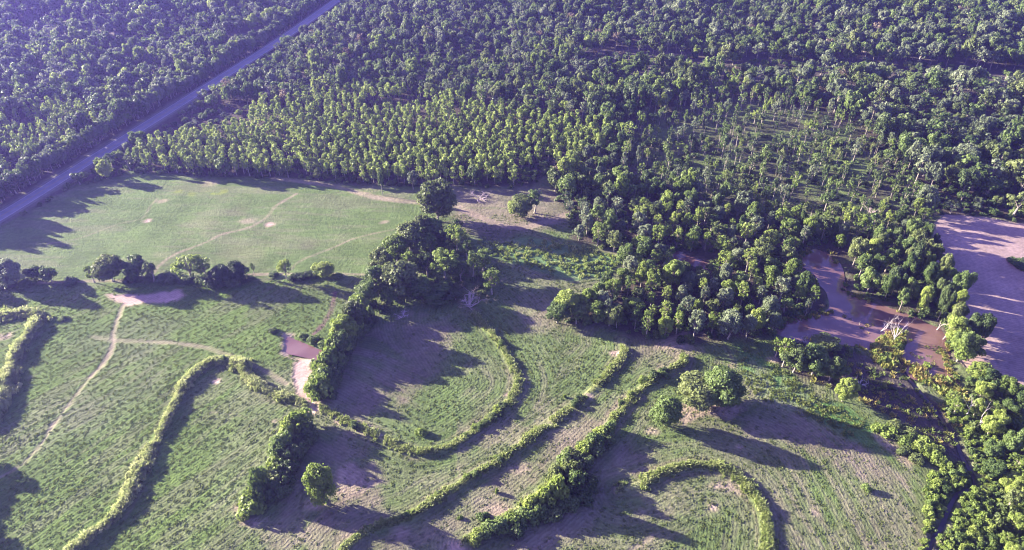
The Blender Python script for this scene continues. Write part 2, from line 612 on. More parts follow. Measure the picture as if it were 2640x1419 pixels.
m_bush = soft([(2200, 1070), (2260, 1068), (2400, 1160), (2470, 1200), (2480, 1420), (2300, 1420), (2320, 1200), (2250, 1120)], 1.5, 1.5, 77)
mix(m_bush, (.065, .085, .03))
m_br = soft([(2385, 950), (2440, 940), (2500, 990), (2640, 1060), (2700, 1420), (2470, 1420), (2460, 1180), (2400, 1080)], 1.5, 1.5, 78)
mix(m_br, (.07, .09, .03))
m_bare = soft(BARE, .8, .8, 79)
mix(m_bare, (.235, .172, .155))
mix(m_bare * sstep(.1, .6, fbm(X, Y, 12, 80, 4)) * .4, (.16, .12, .105))
mix(m_bare * sstep(2500, 2400, UU - (VV - 900) * 1.2) * sstep(850, 900, VV) * .6, (.33, .235, .165))  # sunlit lower part put in as a lighter, warmer soil colour
SOIL = np.array([.34, .245, .20])
mix(soft([(1140, 474), (1340, 474), (1370, 440), (1430, 540), (1420, 570), (1250, 602), (1150, 595)], 2.5, 4, 95) * .8, (.098, .088, .060))  # shadow over the clearing put into the ground as a darker colour
m_dry_shade = np.zeros(X.shape)  # dry soil brown, with the tone of the shadow areas mixed in
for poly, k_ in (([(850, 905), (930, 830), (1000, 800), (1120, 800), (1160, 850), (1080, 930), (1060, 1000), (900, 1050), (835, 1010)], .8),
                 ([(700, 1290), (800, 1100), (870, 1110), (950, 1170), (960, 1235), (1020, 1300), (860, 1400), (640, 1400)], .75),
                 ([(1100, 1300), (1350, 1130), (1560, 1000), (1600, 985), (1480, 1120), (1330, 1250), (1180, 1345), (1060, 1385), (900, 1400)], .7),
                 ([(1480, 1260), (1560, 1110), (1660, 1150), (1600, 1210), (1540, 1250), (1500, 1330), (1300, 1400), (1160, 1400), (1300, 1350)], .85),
                 ([(1850, 1050), (2000, 1040), (2150, 1110), (2290, 1190), (2280, 1215), (2100, 1170), (1900, 1100)], .75),  # brown put into the ground along the touching pair's cast shadow
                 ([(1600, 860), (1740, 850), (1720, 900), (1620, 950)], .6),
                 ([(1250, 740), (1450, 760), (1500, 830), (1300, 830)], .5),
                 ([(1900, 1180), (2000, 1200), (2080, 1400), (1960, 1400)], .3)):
    m_dry_shade = np.maximum(m_dry_shade, soft(poly, 3.0, 5.0, 96) * k_)
mix(m_dry_shade * (.75 + .35 * fbm(X, Y, 3, 97, 3)), (.155, .118, .098))
# worn strips each side of the terraces
row = np.full(X.shape, 1e9)
rsd = np.zeros(X.shape)
bd_all = np.full(X.shape, 1e9)
for b in BERM:
    d, s, al = dist_line(X, Y, b)
    bd_all = np.minimum(bd_all, d)
mix(np.exp(-((bd_all - 2.3) / .5) ** 2) * .35 * sstep(-.3, .3, fbm(X, Y, 7, 88, 2)), SOIL * .55)
mix((1 - sstep(.6, 1.4, bd_all)) * .8, (.19, .215, .075))
row = bd_all.copy()
row = np.where(m_past > .5, Y * .97 + X * .05, row)
row = np.where((UU < 760) & (m_past <= .5), X * .80 - Y * .62 + 2.0 * fbm(X, Y, 30, 91, 2), row)
row = np.where(far_right > .5, X + Y * .08, row)
row = np.where((m_bare > .02) | (m_br > .02) | (m_bank > .02), Y * .9 + X * .35, row)
alb = np.zeros(X.shape)
bb = np.full(X.shape, 1e9)
for k_, b in enumerate(BERM):
    d, sd_, al = dist_line(X, Y, b)
    m_ = d < bb
    bb[m_] = d[m_]
    alb[m_] = (al + 300 * k_)[m_]
lf = (UU < 760) & (m_past <= .5)
alb = np.where(m_past > .5, X, np.where(lf, X * .62 + Y * .80, alb))
alb = np.where(far_right > .5, Y, alb)
streak = .6 * fbm(row * 9, alb, 14, 200, 4) + .4 * fbm(row * 4, alb, 30, 205, 3)
patch = fbm(X, Y, 16, 210, 5)
fieldm = (1 - m_wood) * (1 - m_bare) * (1 - m_wet)
mix(fieldm * sstep(.02, .30, streak + .5 * patch) * np.where(m_past > .5, .35, np.where(lf, .38, .45)), (.130, .122, .078))
mix(fieldm * sstep(.05, .40, -streak - .4 * patch) * .6, (.062, .098, .026))
mix(fieldm * (1 - m_past) * (UU > 1150) * sstep(.15, .5, fbm(X, Y, 11, 215, 4)) * .4, (.18, .145, .11))
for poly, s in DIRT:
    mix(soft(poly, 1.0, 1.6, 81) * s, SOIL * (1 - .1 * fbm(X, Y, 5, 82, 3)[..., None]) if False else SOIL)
for u, v, r, s in SPOTS:
    c = P(u, v)
    d = np.hypot(X - c[0], (Y - c[1]) * 1.25) + 1.0 * fbm(X, Y, 2.2, 84, 3) * min(1, r / 2)
    mix((1 - sstep(r * .25, r * 1.1, d)) * s, SOIL * .95)
m_path = np.zeros(X.shape)
for pts, hw, s in PATHS:
    L = smooth_line(PP(pts), 2.0)
    d, sd, al = dist_line(X, Y, L)
    d = d + .35 * fbm(X, Y, 2.5, 85, 2)
    k = (1 - sstep(hw * .45, hw * 1.35, d)) * (1 + .35 * vnoise(X, Y, 6, 86))
    if s > 0:
        mix(k * s * .6, SOIL * .85)
        m_path = np.maximum(m_path, k * s)
    else:
        mix(k * -s, (.10, .06, .06))
# wet grass and puddles at the top of the pasture
mix(soft([(430, 480), (480, 476), (590, 480), (560, 489), (500, 492), (450, 488)], .8, 1.8, 87) * .7 * sstep(-.3, .3, fbm(X, Y, 3, 92, 3)), (.14, .17, .03))
# verge of the road
rd, rs, ra = dist_line(X, Y, ROAD)
mix(1 - sstep(5.2, 7.0, rd + fbm(X, Y, 5, 90, 2)), (.10, .10, .065))
tuft = np.ones(X.shape) * .8
tuft *= 1 - .75 * np.clip(m_path, 0, 1)
tuft = np.where(m_bare > .5, .18, tuft)
tuft = np.where(m_past > .5, .95, tuft)
soil_lum = sstep(.2, .36, C[..., 0])
tuft *= 1 - .6 * soil_lum

V = np.stack([X, Y, Z], -1).reshape(-1, 3)
ii = np.arange(ny * nx).reshape(ny, nx)
F = np.stack([ii[:-1, :-1], ii[:-1, 1:], ii[1:, 1:], ii[1:, :-1]], -1).reshape(-1, 4)
cx, cy = V[F][:, :, 0].mean(1), V[F][:, :, 1].mean(1)


def fmask(m):
    return (m.reshape(-1)[F].mean(1)) > .5


regions = []
taken = np.zeros(len(F), bool)
isb = fmask(m_bare)
isp = fmask(m_past)
isw = fmask(np.maximum(np.maximum(m_wood, m_bank), np.maximum(m_br, m_wet)))
ism = fmask(m_mead)
ispath = fmask(np.clip(m_path * 1.4, 0, 1))
dirt_all = np.zeros(X.shape)
for poly, s in DIRT[:2] + DIRT[5:6]:
    dirt_all = np.maximum(dirt_all, soft(poly, 1.0, 1.6, 81))
isd = fmask(dirt_all)
cu = UU.reshape(-1)[F].mean(1)
cv = VV.reshape(-1)[F].mean(1)
for name, mk, lab, cat in (
        ("dirt_path", ispath, "pale worn dirt tracks winding through the green fields", "path"),
        ("bare_soil", isd & ~isp, "pinkish patches of bare washed out soil between the fields", "bare soil"),
        ("ploughed_field", isb, "bare brown ploughed field at the edge behind the pond wood", "field"),
        ("pasture", isp, "pale green mown pasture between the road and the row of hedgerow trees", "field"),
        ("meadow", ism, "rough bright green weedy meadow in front of the swampy wood", "meadow"),
        ("forest_floor_ground", isw, "dark shaded soil under the woods", "ground"),
        ("crop_field", np.ones(len(F), bool), "green terraced crop field with rows following the curved banks", "field")):
    sel = mk & ~taken
    taken |= sel
    f = F[sel]
    ids, inv = np.unique(f, return_inverse=True)
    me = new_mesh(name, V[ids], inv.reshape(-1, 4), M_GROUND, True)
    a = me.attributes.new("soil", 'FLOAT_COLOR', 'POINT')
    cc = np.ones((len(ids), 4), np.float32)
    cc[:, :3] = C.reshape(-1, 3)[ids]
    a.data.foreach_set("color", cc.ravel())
    for nm, arr in (("row", row), ("tuft", tuft)):
        a = me.attributes.new(nm, 'FLOAT', 'POINT')
        a.data.foreach_set("value", arr.reshape(-1)[ids].astype(np.float32))
    tag(link(name, me), lab, cat, kind="structure")

# far ground, a little lower, out to the horizon
fg = new_mesh("ground", [(-4000, -1500, -1.6), (4000, -1500, -1.6), (4000, 6000, -1.6), (-4000, 6000, -1.6)], [[0, 1, 2, 3]], M_FLOOR)
tag(link("ground", fg), "dark forest soil stretching away under the far woods", "ground", kind="structure")


# water
def flat_poly(name, poly, z, label, grow=1.5):
    g = smooth_line(np.vstack([PP(poly), PP(poly)[:1]]), 1.5)[:-1]
    c = g.mean(0)
    me = bpy.data.meshes.new(name)
    me.from_pydata([(p[0], p[1], z) for p in g], [], [list(range(len(g)))])
    me.materials.append(M_WATER)
    me.update()
    o = link(name, me)
    return tag(o, label, "water", kind="structure")


def wider(poly, k):
    g = np.array(poly, float)
    c = g.mean(0)
    return [tuple(c + (p - c) * k) for p in g]


flat_poly("pond_water", wider(POND_S, 1.06), -.45, "small muddy pink pond at the corner of the left crop field")
flat_poly("pond_water", wider(POND_B, 1.04), -.42, "large winding brown pond under the woods")
flat_poly("pond_water", wider(POND_W, 1.05), -.4, "narrow muddy pool inside the swampy wood")
cl = smooth_line(PP(CREEK), 1.0)
t = np.gradient(cl, axis=0)
t /= np.linalg.norm(t, axis=1, keepdims=True)
nn = np.stack([-t[:, 1], t[:, 0]], 1)
cvs = np.vstack([np.c_[cl + nn * .5, np.full(len(cl), -.75)], np.c_[cl - nn * .5, np.full(len(cl), -.75)]])
k = len(cl)
tag(link("creek_water", new_mesh("creek_water", cvs, [[i, i + k, i + k + 1, i + 1] for i in range(k - 1)], plain_material('creek_water', (.035, .022, .02), (.06, .04, .035), .5, .35))),
    "narrow dark creek winding between yellow green bushes", "water", kind="structure")

# road: asphalt ribbon with edge lines and centre line
M_ASPH = plain_material("asphalt", (.15, .145, .15), (.21, .20, .205), .35)
M_LINE = plain_material("road_paint", (.28, .27, .25), (.40, .38, .35), 1.0)
M_YEL = plain_material("yellow_paint", (.28, .2, .06), (.34, .26, .08), 1.0)


def ribbon(name, off, hw, z, m, parent=None):
    L = smooth_line(ROAD, 6.0)
    L = np.vstack([L[0] + (L[0] - L[1]) / 6 * 80, L, L[-1] + (L[-1] - L[-2]) / 6 * 260])
    t = np.gradient(L, axis=0)
    t /= np.linalg.norm(t, axis=1, keepdims=True)
    n_ = np.stack([-t[:, 1], t[:, 0]], 1)
    k = len(L)
    v = np.vstack([np.c_[L + n_ * (off + hw), np.full(k, z)], np.c_[L + n_ * (off - hw), np.full(k, z)]])
    return link(name, new_mesh(name, v, [[i, i + k, i + k + 1, i + 1] for i in range(k - 1)], m), parent)


tag(ribbon("road_verge", 0, 4.3, .262, plain_material("gravel_verge", (.10, .095, .075), (.15, .14, .11), .6)), "pale gravel verge along the straight road", "verge", kind="structure")
road = tag(ribbon("road", 0, 2.9, .274, M_ASPH), "straight grey asphalt road cutting diagonally through the forest", "road", kind="structure")
for off in (-2.6, 2.6):
    ribbon("road_marking", off, .11, .280, M_LINE, road)
ribbon("road_marking", 0, .1, .280, M_YEL, road)

# ------------------------------------------------------------------ trees and bushes
LEAF = {
    'dark': leaf_material("dark_leaves", [(.040, .066, .024), (.068, .104, .036), (.105, .145, .048)]),
    'mid': leaf_material("green_leaves", [(.058, .095, .028), (.098, .150, .040), (.145, .205, .055)]),
    'light': leaf_material("yellow_green_leaves", [(.105, .155, .034), (.165, .230, .046), (.225, .285, .064)], .45),
    'olive': leaf_material("olive_leaves", [(.072, .100, .032), (.110, .145, .045), (.155, .190, .064)]),
    'grey': leaf_material("grey_green_leaves", [(.085, .112, .062), (.125, .160, .085), (.175, .210, .115)]),
    'tan': leaf_material("browned_leaves", [(.12, .095, .06), (.17, .135, .085), (.22, .18, .12)]),
    'weed': leaf_material("weed_leaves", [(.16, .215, .058), (.235, .29, .085), (.32, .36, .14)], .40),
    'hay': leaf_material("pale_tall_grass", [(.22, .27, .09), (.31, .36, .13), (.41, .44, .20)], .42),
    'marsh': leaf_material("marsh_grass", [(.12, .16, .03), (.21, .22, .05), (.30, .24, .08)], .35),
    'crop': leaf_material("crop_leaves", [(.085, .122, .027), (.125, .165, .038), (.165, .195, .058)], .35),
}


def sphere_dirs(r, n, down=.35):
    d = r.normal(size=(n * 2, 3))
    d /= np.linalg.norm(d, axis=1, keepdims=True)
    d = d[(d[:, 2] > -down) | (r.random(n * 2) < .25)]
    return d[:n]


def crown_clumps(r, w, h, base, n, shape):
    """centres and radii of the leaf clumps of a crown w wide between heights base and h"""
    cs = []
    zr, zc = (h - base) / 2, (h + base) / 2
    lob = r.normal(size=(5, 3))
    lob[:, 2] = np.abs(lob[:, 2]) * .8 - .2
    lob /= np.linalg.norm(lob, axis=1, keepdims=True)
    la = r.uniform(-.32, .30, 5)
    for _ in range(n):
        d = r.normal(size=3)
        d /= np.linalg.norm(d)
        if d[2] < -.5 and r.random() < .6:
            d[2] *= -1
        q = r.uniform(.45, .86)
        k = 1.0
        if shape not in ('dome', 'cone'):
            q *= 1.02 + float((la * np.clip(lob @ d, 0, 1) ** 2).sum())
        c = np.array([d[0] * w / 2 * q, d[1] * w / 2 * q, d[2] * zr * q * .95])
        tt = (c[2] + zr) / (2 * zr)
        if shape == 'cone':
            k = 1.15 - .8 * tt
        elif shape == 'spread':
            k = .75 + .45 * tt
        elif shape in ('bush', 'dome'):
            k = (1.1 - .35 * tt) if shape == 'bush' else (1.1 - .55 * tt * tt)
        c[0] *= k
        c[1] *= k
        rad = w * r.uniform(.08, .21) * (.85 if shape == 'cone' else 1)
        if shape in ('open', 'tall'):
            rad *= .68
        cs.append((c + [0, 0, zc], min(rad, zr * .6)))
    return cs


def make_tree(seed, w, h, base, tone, shape='round', nclump=16, leaf=.36, dens=1.0, far=False):
    """returns (crown mesh, trunk mesh) or one joint mesh for trees that are always far away"""
    r = np.random.default_rng(seed)
    g = Geo()
    tg = g if far else Geo()
    cl_ = crown_clumps(r, w, h, base, nclump, shape)
    lean = r.normal(size=2) * .03 * h
    for c, rad in cl_:
        n = int(max(10, 4 * math.pi * rad * rad / (leaf * leaf) * .55 * dens))
        d = sphere_dirs(r, n)
        n = len(d)
        q = r.uniform(.72, 1.08, (n, 1))
        p = c + d * rad * q * [1, 1, .82]
        nr = d * .85 + r.normal(size=(n, 3)) * .42 + [0, 0, .12]
        g.leaves(p, nr, leaf, r)
    # loose leaves inside and around
    n = int(30 * dens * nclump / 8)
    d = r.normal(size=(n, 3))
    d /= np.linalg.norm(d, axis=1, keepdims=True)
    p = d * np.array([w / 2, w / 2, (h - base) / 2]) * r.uniform(.3, 1.02, (n, 1)) + [0, 0, (h + base) / 2]
    g.leaves(p, d + r.normal(size=(n, 3)) * .6, leaf, r)
    mi = 1 if far else 0
    tr = max(.1, .022 * h + .014 * w)
    zb = -0.6
    top = base + (h - base) * .6
    pts = [np.array([0, 0, zb]), np.array([0, 0, .3]), np.array([lean[0] * .4, lean[1] * .4, base * .7 + .2]), np.array([lean[0], lean[1], top])]
    tg.tube(pts, [tr * 1.35, tr, tr * .72, tr * .25], 6 if not far else 5, mi)
    order = sorted(range(len(cl_)), key=lambda i: cl_[i][0][2])
    for i in order[:: (2 if not far else 4)]:
        c, rad = cl_[i]
        s0 = np.array([lean[0] * .5, lean[1] * .5, base * .75 + .25 * min(c[2], top)])
        mid = (s0 + c) / 2 + [0, 0, .06 * h]
        tg.tube([s0, mid, c], [tr * .42, tr * .26, tr * .08], 4, mi)
    if far:
        return g.mesh("tree", [LEAF[tone], M_BARK])
    return g.mesh("crown", LEAF[tone]), tg.mesh("trunk", M_BARK, True)


def make_bush(seed, w, h, tone, nclump=9, leaf=.26, dens=1.0):
    r = np.random.default_rng(seed)
    g = Geo()
    for _ in range(nclump):
        a = r.uniform(0, 2 * math.pi)
        q = math.sqrt(r.random()) * .36 * w
        z = h * r.uniform(.2, .78) * (1 - .5 * (q / (.36 * w + 1e-6)) ** 2)
        c = np.array([math.cos(a) * q, math.sin(a) * q, z])
        rad = min(w, h * 1.3) * r.uniform(.17, .28)
        n = int(max(10, 4 * math.pi * rad * rad / (leaf * leaf) * .55 * dens))
        d = sphere_dirs(r, n, .6)
        n = len(d)
        p = c + d * rad * r.uniform(.7, 1.1, (n, 1))
        p[:, 2] = np.maximum(p[:, 2], -.1)
        g.leaves(p, d * .85 + r.normal(size=(n, 3)) * .45, leaf, r)
    return g.mesh("bush", LEAF[tone])


def make_tuft(seed, w, h, tone, n=26, wide=.09):
    """clump of upright blades and leaves"""
    r = np.random.default_rng(seed)
    g = Geo()
    V_, F_ = [], []
    for i in range(n):
        a = r.uniform(0, 2 * math.pi)
        q = math.sqrt(r.random()) * w / 2
        b = np.array([math.cos(a) * q, math.sin(a) * q, -.15])
        ln = h * r.uniform(.55, 1.1)
        out = np.array([math.cos(a), math.sin(a), 0]) * r.uniform(.05, .5) * ln + r.normal(size=3) * [.12, .12, 0] * ln
        s = np.array([-math.sin(a + r.normal()), math.cos(a), 0]) * wide * r.uniform(.6, 1.6)
        m = b + out * .35 + [0, 0, ln * .62 + .15]
        tp = b + out + [0, 0, ln * .95 + .15]
        k = len(V_)
        V_ += [b - s * .5, b + s * .5, m + s, m - s, tp]
        F_ += [[k, k + 1, k + 2, k + 3], [k + 3, k + 2, k + 4, k + 4]]
    V_ = np.array(V_)
    q4 = [f for f in F_ if f[2] != f[3]]
    me = bpy.data.meshes.new("tuft")
    me.from_pydata([tuple(v) for v in V_], [], [f if f[2] != f[3] else f[:3] for f in F_])
    me.materials.append(LEAF[tone])
    me.update()
    return me


def make_dead(seed, h, spread, m, levels=3, bushy=False):
    """bare branching tree"""
    r = np.random.default_rng(seed)
    g = Geo()

    def grow(p, d, ln, rad, lev):
        pts, rr = [p], [rad]
        q = p.copy()
        for i in range(3):
            d = d + r.normal(size=3) * .16 + [0, 0, .05]
            d /= np.linalg.norm(d)
            q = q + d * ln / 3
            pts.append(q)
            rr.append(rad * (1 - .25 * (i + 1)))
        g.tube(pts, rr, 5, 0)
        if lev > 0:
            for i in range(int(r.integers(3, 5))):
                k = int(r.integers(1, 4))
                nd = d + r.normal(size=3) * spread
                nd[2] = abs(nd[2]) * .7 + .15
                nd /= np.linalg.norm(nd)
                grow(pts[k], nd, ln * r.uniform(.45, .7), rr[k] * .7, lev - 1)

    if bushy:
        for k in range(6):
            a = k * 1.05 + r.normal() * .3
            grow(np.array([0, 0, -.3]), np.array([math.cos(a) * .6 * spread, math.sin(a) * .6 * spread, .8]), h * .5, max(.1, h * .02), levels - 1)
    else:
        grow(np.array([0, 0, -.8]), np.array([r.normal() * .08, r.normal() * .08, 1]), h * .6, max(.1, h * .017), levels)
    return g.mesh("dead_tree", m)


# kinds: (shape, tone) -> unit trees that are scaled where they stand
# near trees: crown + trunk meshes, 8 m tall by about 7 m wide as built
NEAR = {}
sd = 100
for tone in ('dark', 'mid', 'light', 'olive', 'grey'):
    for shape, w, h, base, nc in (('dome', 8, 8.4, .35, 60), ('round', 7, 8, 1.0, 40), ('tall', 4.6, 10, 2.2, 36), ('open', 6.8, 9.5, 2.2, 40), ('spread', 8.5, 7.5, 1.6, 36)):
        sd += 1
        NEAR[(shape, tone)] = (make_tree(sd, w, h, base, tone, shape, nc, .25, 1.15), w, h)
BUSH = {}
for tone in ('dark', 'mid', 'light', 'olive'):
    for kk in range(2):
        sd += 1
        BUSH[(kk, tone)] = (make_bush(sd, 4.0, 3.0, tone, 11, .25, 1.2), 4.0, 3.0)
n_tree = [0]


def place_tree(u, v, wpx, hpx, shape, tone, label, group=None, xy=None, wm=None, hm=None, name=None):
    """a tree of its own: an Empty with a crown and a trunk"""
    (cm, tm), w, h = NEAR[(shape, tone)]
    if xy is None:
        if shape in ('tall', 'open'):      # crown held up on a visible trunk
            xy, wm, hm = px2m(u, v, wpx * .6, hpx)
            wm /= .6
        else:
            xy, wm, hm = px2m(u, v, wpx, hpx)
    e = bpy.data.objects.new(name or "broadleaf_tree", None)
    e.empty_display_size = .5
    col.objects.link(e)
    e.location = (xy[0], xy[1], ground_z(*xy))
    e.rotation_euler = (0, 0, random.uniform(0, 6.28))
    sx = wm / w
    e.scale = (sx * random.uniform(.94, 1.06), sx * random.uniform(.94, 1.06), hm / h)
    tag(e, label, "tree", group)
    link("crown", cm, e)
    link("trunk", tm, e)
    n_tree[0] += 1
    return e


def place_bush(u, v, wpx, hpx, tone, label, group=None, name="bush"):
    me, w, h = BUSH[(random.randint(0, 1), tone)]
    (x, y), wm, hm = px2m(u, v, wpx, hpx)
    o = link(name, me)
    o.location = (x, y, ground_z(x, y) - .05)
    o.rotation_euler = (0, 0, random.uniform(0, 6.28))
    o.scale = (wm / w, wm / w, hm / h)
    return tag(o, label, "bush", group)


# ---- trees one can point at: u, v of the foot, width, height (survey pixels), shape, tone, label
SINGLES = [
    # hedgerow below the pasture, from the frame's edge to the middle wood
    (38, 722, 60, 72, 'dome', 'grey', "tall grey green tree at the very left end of the hedgerow below the pasture"),
    (95, 708, 40, 38, 'spread', 'mid', "small spreading tree second from the left end of the hedgerow"),
    (130, 710, 38, 42, 'round', 'mid', "small round tree third from the left end of the hedgerow"),
    (238, 712, 26, 46, 'tall', 'light', "slim yellow green tree just left of the hedgerow's big domed tree"),
    (285, 716, 80, 76, 'dome', 'olive', "big domed olive tree standing above the bare pink patch in the hedgerow"),
    (350, 708, 62, 62, 'round', 'mid', "medium tree right of the hedgerow's big domed tree"),
    (388, 710, 34, 54, 'tall', 'dark', "dark narrow tree beside the path mouth in the hedgerow"),
    (485, 708, 78, 66, 'open', 'light', "bright loose crowned tree in the middle of the hedgerow"),
    (520, 702, 42, 56, 'tall', 'light', "bright tree close behind the dark thicket of the hedgerow"),
    (560, 722, 66, 58, 'dome', 'dark', "dark low tree of the thicket in the middle of the hedgerow"),
    (598, 716, 58, 60, 'dome', 'dark', "dark tree at the right end of the hedgerow thicket"),
    (640, 694, 12, 36, 'tall', 'mid', "thin sapling alone in the pasture edge right of the thicket"),
    (722, 704, 36, 52, 'open', 'light', "thin tan green tree right of the lone sapling in the hedgerow"),
    (815, 702, 52, 44, 'round', 'light', "small bright tree last before the middle wood in the hedgerow"),
    # lone trees in the fields
    (815, 1274, 78, 106, 'dome', 'light', "lone oval bright green tree beside the purple bare patch at the bottom"),
    (1748, 1036, 116, 100, 'dome', 'olive', "large domed olive tree, left one of the touching pair in the field"),
    (1812, 1032, 104, 106, 'dome', 'mid', "large bright topped tree, right one of the touching pair in the field"),
    (1672, 1080, 72, 84, 'dome', 'mid', "round dark green tree standing alone left of the touching pair"),
    (1102, 562, 92, 112, 'dome', 'olive', "huge dense dome shaped oak at the corner of the pasture"),
    # clearing
    (1310, 550, 58, 62, 'dome', 'olive', "round tree at the left end of the small clump in the clearing"),
    (1345, 538, 44, 66, 'tall', 'mid', "taller tree at the right end of the small clump in the clearing"),
    (1292, 545, 34, 40, 'round', 'light', "small bright tree at the front of the small clump in the clearing"),
    (962, 490, 20, 62, 'open', 'mid', "thin leggy tree at the forest edge above the pasture's top corner"),
    (1040, 478, 30, 50, 'open', 'grey', "ragged tree at the forest edge left of the huge oak"),
    (1150, 590, 30, 44, 'tall', 'mid', "slender tree on the clearing side just below the huge oak"),
    (1402, 818, 58, 62, 'round', 'mid', "bushy tree at the leftmost corner of the swampy wood above the terraces"),
    (1428, 800, 62, 74, 'round', 'light', "bright round tree second from the leftmost corner of the swampy wood"),
    (1462, 812, 54, 56, 'round', 'olive', "olive tree third from the leftmost corner of the swampy wood"),
    (1478, 788, 54, 62, 'round', 'mid', "mid green tree tucked behind the olive tree at the swampy wood's left corner"),
    (1500, 818, 56, 64, 'round', 'light', "bright tree fourth from the leftmost corner of the swampy wood"),
    (1532, 826, 52, 58, 'round', 'olive', "olive tree fifth from the leftmost corner of the swampy wood"),
    (1514, 790, 50, 60, 'open', 'grey', "grey green ragged tree behind the swampy wood's left front row"),
    # tall trees at the head of the hedge below the middle wood
    (896, 838, 62, 84, 'round', 'olive', "tall olive tree at the head of the hedge below the middle wood"),
    (874, 866, 58, 78, 'round', 'light', "tall bright tree second from the head of the hedge by the small pond"),
    (856, 900, 54, 68, 'round', 'mid', "mid green tree third from the head of the hedge by the small pond"),
    # along the near edge of the ploughed field
    (2408, 915, 60, 70, 'round', 'light', "bright round tree at the lower end of the strip beside the ploughed field"),
    (2432, 900, 56, 62, 'round', 'mid', "mid green tree touching the ploughed field's left corner"),
    (2455, 960, 54, 52, 'round', 'light', "bright tree where creek wood and ploughed field meet"),
    (2490, 985, 54, 54, 'round', 'mid', "mid green tree on the creek wood's edge beside sunlit ploughed soil"),
    (2528, 1008, 52, 52, 'spread', 'light', "low spreading bright tree on the creek wood's edge beside ploughed soil"),
    (2562, 1030, 54, 56, 'round', 'mid', "round tree at the right frame edge below the ploughed field"),
    # wetland clump beside the big pond
    (1968, 925, 34, 74, 'tall', 'light', "tall thin yellow green tree at the left of the wetland thicket"),
    (1995, 945, 62, 74, 'round', 'dark', "dark tree in the wetland thicket below the brown pond"),
    (2042, 955, 82, 84, 'round', 'mid', "largest round tree of the wetland thicket below the brown pond"),
    (2086, 965, 58, 66, 'round', 'dark', "dark right hand tree of the wetland thicket below the pond"),
    (2072, 885, 70, 44, 'spread', 'olive', "low spreading olive tree on the pond's lower bank"),
    (2118, 1016, 52, 66, 'round', 'light', "small bright green tree alone at the edge of the dark wetland"),
    (1950, 900, 34, 46, 'tall', 'light', "small bright tree where the crop field meets the wetland"),
]
for s in SINGLES:
    place_tree(*s)

# ---- the wood in the middle between pasture and clearing
CLUMP = [(1064, 596, 52, 56, 'round', 'olive'), (1094, 602, 54, 50, 'round', 'mid'), (1130, 604, 44, 38, 'round', 'light'), (1036, 640, 78, 84, 'round', 'olive'), (1000, 662, 62, 74, 'round', 'light'), (965, 700, 66, 80, 'round', 'olive'), (950, 742, 74, 80, 'open', 'mid'), (1002, 752, 96, 96, 'round', 'olive'),
         (922, 772, 58, 68, 'round', 'mid'), (905, 800, 50, 58, 'round', 'light'), (1085, 648, 42, 62, 'open', 'mid'), (1150, 640, 52, 76, 'open', 'light'), (1176, 655, 38, 56, 'tall', 'mid'),
         (1120, 705, 72, 76, 'open', 'light'), (1076, 700, 42, 62, 'open', 'dark'), (1216, 700, 52, 80, 'open', 'mid'), (1237, 742, 44, 66, 'tall', 'light'), (1160, 712, 44, 54, 'open', 'dark'),
         (1060, 756, 52, 56, 'round', 'mid'), (1190, 700, 30, 74, 'tall', 'mid'), (1112, 750, 46, 40, 'round', 'mid'), (1146, 760, 40, 34, 'round', 'dark'), (1062, 610, 40, 44, 'round', 'mid'),
         (1122, 612, 34, 40, 'round', 'dark'), (1028, 700, 50, 66, 'open', 'light'), (980, 770, 44, 52, 'round', 'mid'), (1092, 770, 50, 40, 'round', 'mid'), (1246, 716, 26, 56, 'tall', 'dark')]
for i, c in enumerate(CLUMP):
    u = c[0]
    where = "on the pasture side" if u < 1010 else ("in the midst" if u < 1130 else "on the clearing side")
    nm = {'olive': 'olive', 'grey': 'grey green', 'dark': 'dark green', 'mid': 'mid green', 'light': 'yellow green'}[c[5]]
    fm = {'round': 'round crowned', 'open': 'ragged open crowned', 'tall': 'slender'}[c[4]]
    sz = "tall" if c[3] > 72 else ("medium" if c[3] > 52 else "low")
    place_tree(*c, f"{sz} {nm} {fm} tree {where} of the middle wood", "trees of the middle wood")

# trees just outside the picture whose shadows lie on the left fields
for (u, v, w, h) in ((-230, 745, 90, 70), (-75, 732, 50, 54), (-230, 1235, 150, 130), (-330, 1250, 160, 130), (-180, 1345, 120, 110), (-90, 1175, 60, 60)):
    place_tree(u, v, w, h, 'round', 'mid', "broad tree beyond the frame's left edge shading the crop field", "trees beyond the frame")

# ------------------------------------------------------------------ zones of woodland
def hexgrid(s, x0, x1, y0, y1, jit=.42):
    pts = []
    yy, k = y0, 0
    while yy < y1:
        xs = np.arange(x0 + (s / 2 if k % 2 else 0), x1, s)
        pts.append(np.c_[xs + rng.uniform(-jit, jit, len(xs)) * s, yy + rng.uniform(-jit, jit, len(xs)) * s])
        yy += s * .87
        k += 1
    return np.vstack(pts)


